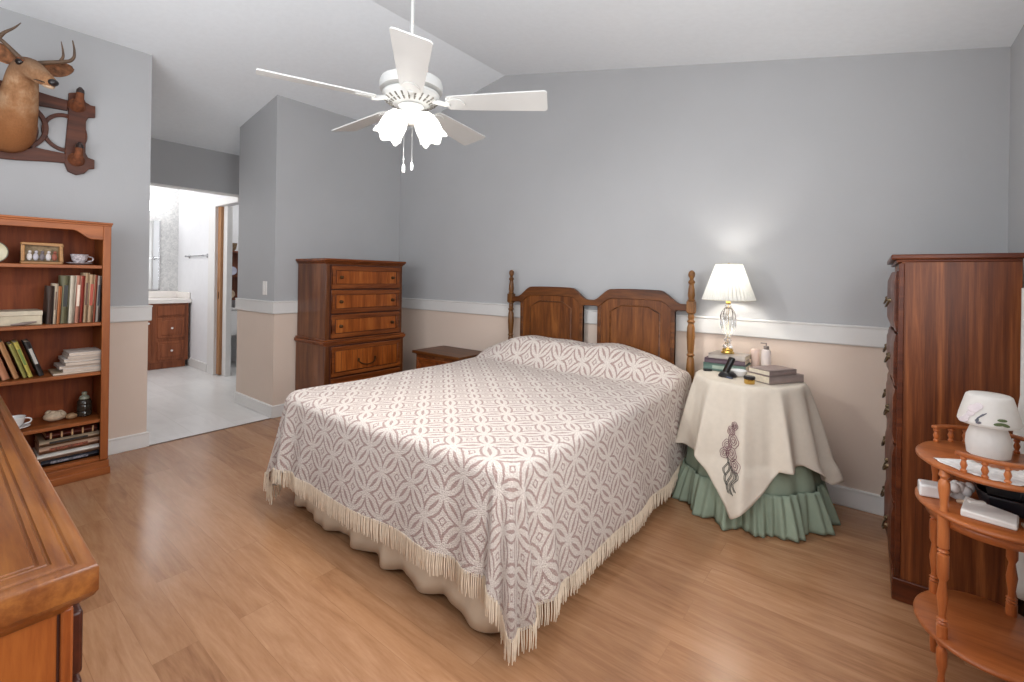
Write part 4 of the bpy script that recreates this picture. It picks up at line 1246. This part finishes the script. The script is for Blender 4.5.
# ================================================================== DRESSER in the left foreground
ds = thing('dresser', 'long oak dresser with glossy moulded top in the lower left foreground', 'dresser', (2.3, -3.3, 0))
DX1, DY1 = 3.152, -3.022; DX0, DY0 = 1.38, YF + .02; DZ = .806
# top: one moulded slab (field, thin groove, raised border, rounded edge, cove below)
m = MB()
pr = [(.060, DZ - .080), (.034, DZ - .074), (.028, DZ - .066), (.014, DZ - .058), (.005, DZ - .050), (.000, DZ - .042), (.0, DZ - .008), (.002, DZ - .003), (.006, DZ - .001), (.014, DZ), (.021, DZ - .001), (.0235, DZ - .005), (.026, DZ - .0045), (.030, DZ - .001),
      (.036, DZ), (.046, DZ), (.0475, DZ - .0035), (.050, DZ - .0035), (.0515, DZ), (.058, DZ), (.060, DZ - .0035), (.0625, DZ - .0035), (.064, DZ - .0005), (.07, DZ - .0005)]
rows = []
for o, z in pr: rows.append([(DX0 + o, DY0, z), (DX0 + o, DY1 - o, z), (DX1 - o, DY1 - o, z), (DX1 - o, DY0, z)])
b0 = len(rows) - 1
m.quad_grid(rows); m.f.append([b0 * 4, b0 * 4 + 1, b0 * 4 + 2, b0 * 4 + 3])
m.build('top', W_dress, ds, ang=25)
BXo = .050
MB().box(DX0 + BXo, DX1 - BXo, DY0, DY1 - .024, .05, DZ - .07).build('body', W_dressz, ds, bevel=.003)
# end frame: stile at the front corner with a shadow line beside the panel
MB().box(DX1 - BXo - .004, DX1 - BXo + .008, DY1 - .036, DY1 - .0215, .05, DZ - .076).build('corner_stile', W_dressz, ds, bevel=.003)
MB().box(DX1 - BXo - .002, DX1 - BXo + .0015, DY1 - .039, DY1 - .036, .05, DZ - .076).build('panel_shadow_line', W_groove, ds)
MB().box(DX0 + .04, DX1 - .04, DY0, DY1 - .016, 0, .06).build('plinth', W_dressz, ds, bevel=.004)
for r_ in range(3):
    for c_ in range(3):
        xa = DX0 + .09 + c_ * (DX1 - DX0 - .18) / 3; xb = xa + (DX1 - DX0 - .18) / 3 - .02
        z0 = (.09, .35, .612)[r_]; z1 = (.34, .602, .712)[r_]
        d = MB().box(xa, xb + (.055 if c_ == 2 else 0), DY1 - .026, DY1 - .008, z0, z1).build('drawer', W_dark, ds, bevel=.005, seg=3)
        MB().box(xa + .03, xb - .03, DY1 - .009, DY1 - .005, z0 + .03, z1 - .03).build('raised_panel', W_dark, d, bevel=.004)
        xm = (xa + xb) / 2
        MB().tube([(xm - .045 * cos(pi * k / 10), DY1 - .008 + .018 * sin(pi * k / 10), (z0 + z1) / 2 - .022 * sin(pi * k / 10)) for k in range(11)], .004, 8).build('drawer_pull', M_brass, d)

# ================================================================== DEER TROPHY
dt = thing('deer_trophy', 'mounted deer head with antlers on carved plaque with hoof hooks on left wall', 'hunting trophy', (.02, -2.94, 1.9))
# plaque of crossed boards: two rails, end uprights, rings between
def board(m, outline): m.prism(outline, 'X', .001, .026)
yc = -2.942
def mir(pts): return [(2 * yc - p[0], p[1]) for p in pts][::-1]
pm = MB()
# right end upright with scooped corners (y,z)
endp = [(-2.642, 2.245), (-2.642, 2.385), (-2.60, 2.402), (-2.575, 2.383), (-2.560, 2.350), (-2.536, 2.338), (-2.513, 2.338), (-2.513, 2.262), (-2.545, 2.255), (-2.558, 2.225), (-2.558, 2.020), (-2.545, 1.992), (-2.513, 1.983), (-2.513, 1.925), (-2.54, 1.918), (-2.562, 1.885), (-2.60, 1.868), (-2.640, 1.885), (-2.655, 1.93), (-2.655, 2.02)]
board(pm, endp); board(pm, mir(endp))
n = 40; ysx = [-2.65 + (2 * yc + 2.65 * 2 - 0) * 0 for _ in range(1)]
yy = [(-2.645) + (2 * yc + 2.645 + 2.645) * 0 + (2 * (yc + 2.645)) * i / n for i in range(n + 1)]
def wv(y_): return .014 * cos((y_ - yc) / .30 * pi)
pm.strip([(y_, 2.352 + wv(y_)) for y_ in yy], [(y_, 2.262 - wv(y_) * .6) for y_ in yy], 'X', .001, .024)
pm.strip([(y_, 2.005 + wv(y_) * .6) for y_ in yy], [(y_, 1.920 - wv(y_)) for y_ in yy], 'X', .001, .024)
for cy_, cz_, r_ in ((-2.655, 2.128, .096), (2 * yc + 2.655, 2.128, .096)):
    for side in (1,):
        rows = []
        for (rr, xx) in ((r_ - .010, .003), (r_ + .010, .003), (r_ + .010, .022), (r_ - .010, .022)):
            rows.append([(xx, cy_ + rr * cos(2 * pi * k / 40), cz_ + rr * sin(2 * pi * k / 40) * 1.15) for k in range(40)])
        pm.quad_grid(rows, closed_u=True, closed_v=True)
rows = []
for (rr, xx) in ((.205, .003), (.232, .003), (.232, .024), (.205, .024)):
    rows.append([(xx, yc + rr * .92 * cos(2 * pi * k / 60), 2.13 + rr * .78 * sin(2 * pi * k / 60)) for k in range(60)])
pm.quad_grid(rows, closed_u=True, closed_v=True)
pm.prism([(yc + .17 * cos(2 * pi * k / 40), 2.10 + .17 * sin(2 * pi * k / 40)) for k in range(40)], 'X', .001, .02)
pm.build('plaque', W_plaq, dt, bevel=.003)
# hoof hooks
M_hfur = plain('hoof_fur', sr(122, 68, 38), .85, vary=.2, nscale=50); M_hoof = plain('hoof_horn', sr(46, 30, 26), .4)
for (y_, z_) in ((-2.602, 2.315), (-2.602, 1.965), (2 * yc + 2.602, 2.315), (2 * yc + 2.602, 1.965)):
    h = MB().tube([(.02, y_, z_), (.045, y_, z_ - .004), (.075, y_ + .001, z_ + .006), (.092, y_ + .003, z_ + .034), (.094, y_ + .004, z_ + .066)], [.046, .034, .025, .021, .020], 12).build('hoof_hook', M_hfur, dt)
    MB().tube([(.094, y_ + .004, z_ + .066), (.095, y_ + .005, z_ + .085), (.088, y_ + .005, z_ + .102)], [.021, .019, .008], 12).build('hoof', M_hoof, h)


# head: rings along neck and skull
def fur_mat():
    t = NT('deer_fur'); c = t.coord(); n1 = t.noise(c, 9, 4, .6); n2 = t.noise(t.coord((1, 1, .35)), 150, 3, .6)
    sp = t.new('ShaderNodeSeparateXYZ'); t.link(c, sp.inputs[0])
    base = t.ramp(n1, [(.38, sr(138, 96, 66)), (.52, sr(172, 128, 92)), (.64, sr(196, 160, 126))])
    lown = t.math('SMOOTH_MIN', 1, 1, .1)
    mr = t.new('ShaderNodeMapRange'); t.link(sp.outputs[2], mr.inputs[0]); mr.inputs[1].default_value = .12; mr.inputs[2].default_value = .33; mr.inputs[3].default_value = 1; mr.inputs[4].default_value = 0
    col = t.mix(mr.outputs[0], base, sr(164, 108, 66))
    mr2 = t.new('ShaderNodeMapRange'); t.link(sp.outputs[2], mr2.inputs[0]); mr2.inputs[1].default_value = .40; mr2.inputs[2].default_value = .52; mr2.inputs[3].default_value = 0; mr2.inputs[4].default_value = 1
    col = t.mix(mr2.outputs[0], col, sr(138, 110, 88))
    t.link(t.mix(t.math('MULTIPLY', n2, .55), col, sr(104, 68, 44)), t.b.inputs['Base Color']); t.set(Roughness=.9)
    t.b.inputs['Specular IOR Level'].default_value = .15
    t.bump(n2, .5, .006); return t.m


M_fur = fur_mat()
M_ear = plain('ear_inner_fur', sr(140, 92, 60), .9, vary=.3, nscale=40); M_ant = plain('antler_bone', sr(98, 74, 54), .6, vary=.2, nscale=30); M_nose = plain('deer_nose', sr(30, 24, 24), .3); M_eye = plain('deer_eye', sr(26, 16, 12), .08)
M_muz = plain('pale_muzzle_fur', sr(196, 168, 140), .9, vary=.1, nscale=50)
# (centre, half-width across, half-height, direction of travel)
spine = [((.010, -2.905, 2.060), .118, .135, (1, 0, .05)), ((.06, -2.900, 2.072), .116, .130, (1, 0, .2)), ((.13, -2.890, 2.112), .104, .112, (1, .1, .7)), ((.195, -2.880, 2.175), .089, .092, (.8, .1, 1)),
         ((.235, -2.872, 2.245), .078, .082, (.6, .1, 1)), ((.262, -2.868, 2.315), .070, .078, (.5, .2, 1)), ((.290, -2.862, 2.368), .066, .070, (1, .35, .45)), ((.330, -2.848, 2.385), .064, .062, (1, .45, -.05)), ((.370, -2.832, 2.370), .056, .055, (1, .55, -.35)),
         ((.405, -2.815, 2.345), .047, .050, (1, .55, -.5)), ((.440, -2.797, 2.318), .038, .041, (1, .55, -.5)), ((.470, -2.781, 2.297), .034, .036, (1, .55, -.5)), ((.487, -2.772, 2.286), .027, .029, (1, .55, -.5)), ((.495, -2.768, 2.280), .008, .009, (1, .55, -.5))]
rows = []; nseg = 24
for c_, w, h, d in spine:
    d = Vector(d).normalized(); side = d.cross(Vector((0, 0, 1)))
    if side.length < .1: side = Vector((0, -1, 0))
    side.normalize(); upv = side.cross(d).normalized()
    rows.append([tuple(Vector(c_) + side * w * cos(2 * pi * k / nseg) + upv * h * sin(2 * pi * k / nseg)) for k in range(nseg)])
m = MB().quad_grid(rows, closed_u=True); m.f.append(list(range(nseg))[::-1]); m.f.append([(len(rows) - 1) * nseg + k for k in range(nseg)])
m.build('head', M_fur, dt, subd=1, ang=120)
hd = Vector((1, .55, -.45)).normalized(); sd = hd.cross(Vector((0, 0, 1))).normalized(); upv = sd.cross(hd)
MB().ball((.492, -2.768, 2.290), (.024, .024, .019), 14, 10).build('nose', M_nose, dt)
MB().ball((.458, -2.785, 2.276), (.038, .024, .014), 14, 8, Matrix((hd, sd, upv)).transposed()).build('lower_jaw', M_muz, dt)
MB().tube([Vector((.478, -2.778, 2.281)) + sd * .026, Vector((.455, -2.79, 2.288)) + sd * .034, Vector((.43, -2.805, 2.297)) + sd * .037], [.003, .003, .002], 6).build('mouth_line', M_nose, dt)
for sg in (1, -1):
    ec = Vector((.352, -2.838, 2.392)) + sd * (.052 * sg)
    MB().ball(ec, (.023, .022, .019)).build('eye', M_eye, dt)
    MB().tube([ec + Vector((-.022, 0, .004)) + sd * .006 * sg, ec + Vector((0, 0, .019)) + sd * .008 * sg, ec + Vector((.022, .012, .004)) + sd * .004 * sg], [.004, .007, .004], 8).build('eyelid', M_hfur, dt)
# ears: cupped leaf shapes
def ear(base, tip, wdt, nrm):
    base, tip = Vector(base), Vector(tip); ax = tip - base; L_ = ax.length; ax.normalize(); nrm = Vector(nrm); nrm = (nrm - ax * nrm.dot(ax)).normalized(); sdv = ax.cross(nrm)
    rows = []
    for i in range(13):
        t_ = i / 12; w_ = wdt * (sin(pi * min(1, t_ * .93 + .07)) ** .62) * (1 - .15 * t_) + .006
        row = []
        for k in range(13):
            u = -1 + 2 * k / 12; row.append(tuple(base + ax * L_ * t_ + sdv * w_ * u - nrm * (.030 * (1 - u * u)) * sin(pi * (t_ * .8 + .15))))
        rows.append(row)
    e = MB().quad_grid(rows).build('ear', M_ear, dt, solid=.006, ang=80)
    return e


ear((.305, -2.795, 2.405), (.262, -2.655, 2.475), .042, (.9, .1, .1))
ear((.305, -2.900, 2.405), (.285, -3.035, 2.500), .042, (.9, -.1, .1))


def antler(sgn, P):
    m = MB()
    for pts, r0, r1 in P:
        k = len(pts); fine = []
        for i in range(k - 1):
            for j in range(5): fine.append(Vector(pts[i]).lerp(Vector(pts[i + 1]), j / 5))
        fine.append(Vector(pts[-1]))
        for _ in range(3): fine = [fine[0]] + [(fine[i - 1] + fine[i] * 2 + fine[i + 1]) / 4 for i in range(1, len(fine) - 1)] + [fine[-1]]
        rr = [r0 + (r1 - r0) * (i / (len(fine) - 1)) ** 1.3 for i in range(len(fine))]
        m.tube(fine, rr, 10)
    m.build('antler', M_ant, dt, ang=70)


antler(1, [([(.318, -2.818, 2.425), (.325, -2.785, 2.440), (.34, -2.72, 2.465), (.35, -2.680, 2.482), (.356, -2.664, 2.510), (.37, -2.667, 2.555), (.375, -2.676, 2.598)], .013, .003), ([(.34, -2.722, 2.468), (.345, -2.709, 2.498), (.352, -2.714, 2.540), (.36, -2.722, 2.578)], .008, .002)])
antler(-1, [([(.318, -2.872, 2.425), (.325, -2.900, 2.450), (.335, -2.940, 2.488), (.35, -2.985, 2.520), (.36, -3.04, 2.56), (.37, -3.06, 2.62)], .013, .003), ([(.343, -2.962, 2.505), (.36, -2.945, 2.535), (.385, -2.910, 2.565), (.40, -2.885, 2.600)], .010, .002), ([(.355, -3.02, 2.545), (.36, -3.02, 2.58), (.37, -3.0, 2.66)], .008, .002)])
MB().ball((.312, -2.845, 2.430), (.03, .045, .018), 14, 8).build('brow_tuft', M_hfur, dt)

# ================================================================== CEILING FAN
FX, FY, FZ = 2.305, -1.746, 2.066
fan = thing('ceiling_fan', 'white five-blade ceiling fan with lit tulip glass lamps and pull chains', 'ceiling fan', (FX, FY, FZ))
c3 = (FX, FY, 0)
zt = zc(FX)
MB().lathe([(.0085, FZ + .15), (.0085, zt - .03)], c3, 12).build('downrod', M_fan, fan)
MB().lathe([(.02, zt - .085), (.045, zt - .075), (.065, zt - .03), (.068, zt + .015), (0, zt + .015)], c3, 24).build('ceiling_canopy', M_fan, fan)
MB().lathe([(.02, FZ + .165), (.05, FZ + .158), (.10, FZ + .145), (.145, FZ + .125), (.152, FZ + .10), (.148, FZ + .078), (.10, FZ + .070), (0, FZ + .070)], c3, 40).build('motor_housing', M_fan, fan)
vt = MB().lathe([(.05, FZ + .010), (.09, FZ + .014), (.125, FZ + .030), (.138, FZ + .050), (.136, FZ + .062), (.12, FZ + .070), (.05, FZ + .070)], c3, 40).build('vented_ring', M_fan, fan)
M_vent = plain('vent_shadow_grey', sr(120, 116, 108), .7)
m = MB()
for k in range(24):
    a = 2 * pi * k / 24
    for (r0, z0, r1, z1) in ((.088, FZ + .0135, .104, FZ + .0200), (.110, FZ + .0225, .127, FZ + .0330)):
        p0 = Vector((FX + r0 * cos(a), FY + r0 * sin(a), z0 - .0015)); p1 = Vector((FX + r1 * cos(a), FY + r1 * sin(a), z1 - .0015))
        m.tube([p0, p1], [.0035, .005], 6)
m.build('vent_slots', M_vent, vt)
MB().lathe([(.0, FZ - .085), (.035, FZ - .082), (.055, FZ - .065), (.060, FZ - .035), (.052, FZ - .008), (.062, FZ + .004), (.05, FZ + .012), (0, FZ + .012)], c3, 28).build('light_kit_hub', M_fan, fan)
pitch = radians(-13.6)
for k in range(5):
    a = radians(-39.4 + 72 * k)
    er = Vector((cos(a), sin(a), 0)); et = Vector((-sin(a), cos(a), 0)); ez = Vector((0, 0, 1))
    eu = (et * cos(pitch) + ez * sin(pitch)); en = er.cross(eu)
    def P_(r, w, h): return Vector((FX, FY, FZ + .018)) + er * r + eu * w + en * h
    # blade outline
    out = []
    ns_ = 12
    R0, R1 = .185, .658
    prof = []
    for i in range(ns_ + 1):
        t_ = i / ns_; r = R0 + (R1 - R0) * t_; w = .050 + .027 * t_ ** .8
        prof.append((r, w))
    rc = .018
    up_ = [(r, w) for r, w in prof if r < R1 - rc] + [(R1 - rc + rc * sin(b_), prof[-1][1] - rc + rc * cos(b_)) for b_ in [pi / 2 * j / 5 for j in range(6)]]
    st = [(R0 - .012, .030), (R0 - .005, .045)]
    outline = [(r, w) for r, w in st + up_] + [(r, -w) for r, w in reversed(st + up_)]
    m = MB(); nn = len(outline)
    m.v = [tuple(P_(r, w, -.003)) for r, w in outline] + [tuple(P_(r, w, .003)) for r, w in outline]
    m.f = [list(range(nn))[::-1], [nn + i for i in range(nn)]] + [[i, (i + 1) % nn, nn + (i + 1) % nn, nn + i] for i in range(nn)]
    bl = m.build('blade', M_fan, fan, ang=30)
    # blade iron: arm with leaf-shaped plate
    m = MB().tube([P_(.10, 0, .012), P_(.135, 0, .004), P_(.165, 0, -.006), P_(.19, 0, -.007)], [.013, .012, .012, .012], 8)
    leaf = [(.165, .012), (.185, .032), (.215, .040), (.245, .030), (.262, .010), (.262, -.010), (.245, -.030), (.215, -.040), (.185, -.032), (.165, -.012)]
    b0 = len(m.v); nn = len(leaf)
    m.v += [tuple(P_(r, w, -.008)) for r, w in leaf] + [tuple(P_(r, w, -.003)) for r, w in leaf]
    m.f += [[b0 + i for i in range(nn)][::-1], [b0 + nn + i for i in range(nn)]] + [[b0 + i, b0 + (i + 1) % nn, b0 + nn + (i + 1) % nn, b0 + nn + i] for i in range(nn)]
    m.build('blade_iron', M_fan, bl, ang=30)
# tulip glass shades: two, hung either side of the hub
viewaz = atan2(-3.1885 - FY, 4.077 - FX)
for k, az in enumerate((viewaz + radians(66), viewaz - radians(66))):
    er = Vector((cos(az), sin(az), 0)); ax = (er * .46 + Vector((0, 0, -1)) * .89).normalized()
    base = Vector((FX, FY, FZ - .030)) + er * .050
    arm = MB().tube([base - er * .03, base + ax * .012], [.016, .020], 12).build('lamp_holder', M_fan, fan)
    s1 = ax.cross(Vector((0, 0, 1))).normalized(); s2 = s1.cross(ax)
    prof = [(.022, .0), (.038, .012), (.052, .035), (.058, .06), (.060, .085), (.059, .105), (.062, .122), (.067, .134)]
    rows = []
    for r, h in prof:
        row = []
        for j in range(48):
            b_ = 2 * pi * j / 48; f_ = (h / .137) ** 3
            rr = r * (1 + .06 * f_ * cos(6 * b_)); hh = h + .010 * f_ * cos(6 * b_)
            row.append(tuple(base + ax * (hh + .008) + s1 * rr * cos(b_) + s2 * rr * sin(b_)))
        rows.append(row)
    MB().quad_grid(rows, closed_u=True).build('glass_shade', M_fanshade, arm, ang=80, solid=.002)
    q = base + ax * .065
    MB().ball(q, (.02, .02, .026), 12, 8).build('bulb', M_bulb, arm)
    light('fan_lamp_light', 'POINT', base + ax * .10, 3.6, (1, .985, .96), radius=.03)
    fl_ = light('fan_lamp_beam', 'AREA', base + ax * .150, 6.5, (1, .985, .96), .07, .07)
    fl_.rotation_euler = ax.to_track_quat('-Z', 'Y').to_euler()
for (dx, dy, zb, L_) in ((-.012, .018, 1.80, .03), (.018, -.012, 1.775, .034)):
    x, y = FX + dx, FY + dy
    if L_ == .034:
        x, y = FX + cos(viewaz + pi / 2) * -.032 + cos(viewaz) * .03, FY + sin(viewaz + pi / 2) * -.032 + sin(viewaz) * .03
    m = MB().tube([(x, y, FZ - .07), (x, y, zb)], .0009, 6)
    p_ = m.build('pull_chain', M_fan, fan)
    MB().lathe([(.003, zb + .004), (.006, zb - .002), (.0075, zb - .018), (.006, zb - .032), (0, zb - .034)], (x, y, 0), 12).build('pull_knob', M_fan, p_)

# ================================================================== LIGHT SWITCH
sw = thing('light_switch', 'white light switch plate on the grey wall stub above the chair rail', 'light switch', (-.172, -1.331, 1.075))
MB().box(-.212, -.135, -1.337, -1.3305, 1.062, 1.182).build('plate', M_plas, sw, bevel=.002)
MB().box(-.184, -.162, -1.342, -1.337, 1.098, 1.146).build('rocker', M_white, sw, bevel=.002)

# ================================================================== BATHROOM
va = thing('vanity', 'brown oak bathroom vanity with white countertop and raised drawers', 'vanity', (-3.37, -1.7, 0))
MB().box(-3.64, -3.10, -2.4, -1.03, .09, .845).box(-3.64, -3.14, -2.38, -1.05, 0, .09).build('body', W_van, va, bevel=.003)
MB().box(-3.648, -3.07, -2.42, -1.005, .845, .90).box(-3.648, -3.60, -2.42, -1.005, .90, .99).box(-3.60, -3.12, -1.03, -1.003, .90, .985).build('countertop', plain('cultured_marble', sr(238, 232, 226), .2, vary=.02), va, bevel=.006)
for z0, z1 in ((.11, .36), (.39, .66)):
    d = MB().box(-3.10, -3.082, -1.37, -1.075, z0 + .01, z1).box(-3.09, -3.074, -1.335, -1.11, z0 + .045, z1 - .035).build('drawer', W_van, va, bevel=.006)
    MB().lathe([(.008, 0), (.006, .012), (.014, .02), (.010, .03), (0, .032)], (-3.076, -1.222, (z0 + z1) / 2), 12, 'X').build('knob', M_porc, d)
MB().box(-3.10, -3.085, -1.37, -1.075, .69, .82).build('false_front', W_van, va, bevel=.004)
d = MB().box(-3.10, -3.082, -1.85, -1.43, .11, .82).box(-3.09, -3.074, -1.80, -1.48, .16, .77).build('door', W_van, va, bevel=.006)
MB().lathe([(.008, 0), (.006, .012), (.014, .02), (.010, .03), (0, .032)], (-3.076, -1.47, .6), 12, 'X').build('knob', M_porc, d)
mi = thing('wall_mirror', 'large frameless mirror above the bathroom vanity', 'mirror', (-3.63, -1.8, 1.0))
tm = NT('mirror_silver'); tm.set(**{'Base Color': (.85, .87, .88, 1), 'Metallic': 1, 'Roughness': .03})
MB().box(-3.648, -3.640, -2.4, -1.225, 1.02, 1.95).build('mirror_glass', tm.m, mi)
MB().box(-3.648, -3.634, -2.4, -1.215, 1.005, 1.02).box(-3.648, -3.634, -1.225, -1.215, 1.005, 1.955).build('mirror_edge', M_chrome, mi)
wl = thing('wall_light', 'bright frosted bowl light above the bathroom mirror', 'wall light', (-3.55, -1.32, 2.1))
MB().lathe([(.0, .0), (.08, .01), (.14, .05), (.165, .10), (.17, .13)], (-3.50, -1.30, 2.06), 30, squash=(.7, 1)).build('glass_bowl', shade_mat('lit_bowl', (.97, .97, .97, 1), .5, glow=1.6), wl)
MB().box(-3.65, -3.60, -1.36, -1.24, 2.10, 2.17).build('back_plate', M_chrome, wl)
light('vanity_light', 'POINT', (-3.38, -1.35, 2.30), 2.5, (1, .98, .96), radius=.06)
tb = thing('towel_bar', 'chrome towel bar on the white bathroom wall', 'towel bar', (-2.85, -1.04, 1.46))
MB().tube([(-3.18, -1.045, 1.465), (-2.54, -1.045, 1.465)], .008, 10).build('bar', M_chrome, tb)
for x in (-3.18, -2.54): MB().lathe([(.028, 0), (.028, -.008), (.012, -.016), (.012, -.05), (.015, -.055), (0, -.056)], (x, -1.0, 1.465), 16, 'Y').build('bracket', M_chrome, tb)
# toilet room
W_dk = wood('toilet_shelf_wood', sr(84, 46, 32), sr(118, 68, 48), sr(138, 84, 60), 'Z', .5)
ot = thing('shelf_cabinet', 'dark wood over-toilet shelf unit seen through the bathroom door', 'cabinet', (-2.95, -.40, 0))
MB().box(-3.03, -2.84, -.71, -.685, 0, 1.55).build('side_panel', W_dk, ot); MB().box(-3.03, -2.84, -.105, -.08, 0, 1.55).build('side_panel', W_dk, ot)
for z in (.88, 1.20, 1.535): MB().box(-3.03, -2.84, -.71, -.08, z, z + .02).build('shelf', W_dk, ot)
MB().box(-3.035, -3.02, -.70, -.09, .88, 1.54).build('back_panel', W_dk, ot)
bk = MB().lathe([(.05, 0), (.07, .03), (.085, .11), (.08, .11), (.062, .02), (0, .01)], (-2.93, -.60, 1.556), 20).build('wicker_basket', plain('wicker', sr(122, 96, 70), .8, vary=.3, nscale=70)); tag(bk, 'wicker basket on top of the over-toilet shelf unit', 'basket')
for k, (yy_, z_, col, lb) in enumerate([(-.62, .901, (206, 178, 150), 'rolled tan towel on the lowest cabinet shelf'), (-.60, 1.221, (196, 196, 214), 'pale blue folded towel on the middle cabinet shelf')]):
    tag(MB().lathe([(.0, -.09), (.05, -.09), (.06, -.08), (.06, .08), (.05, .09), (0, .09)], (-2.93, yy_, z_ + .060), 16, 'X').build('towel', plain('towel_%d' % k, sr(*col), .9, vary=.1)), lb, 'towel')
to = thing('toilet', 'white toilet beneath the dark wood shelf unit', 'toilet', (-2.7, -.45, 0))
MB().box(-3.0, -2.83, -.64, -.22, .38, .74).build('tank', M_porc, to, bevel=.02, seg=3)
MB().box(-3.01, -2.82, -.65, -.21, .742, .775).build('tank_lid', M_porc, to, bevel=.01)
MB().lathe([(.11, 0), (.10, .08), (.12, .2), (.185, .34), (.19, .38), (.15, .39), (0, .39)], (-2.60, -.43, 0), 28, squash=(1.2, .95)).box(-2.86, -2.70, -.50, -.36, .0, .37).build('bowl', M_porc, to)
MB().lathe([(0, .40), (.19, .40), (.195, .41), (.18, .425), (0, .425)], (-2.60, -.43, 0), 28, squash=(1.2, .95)).build('seat', M_porc, to)
light('toilet_room_light', 'POINT', (-2.0, -.3, 2.2), 10, (1, .98, .95), radius=.1)
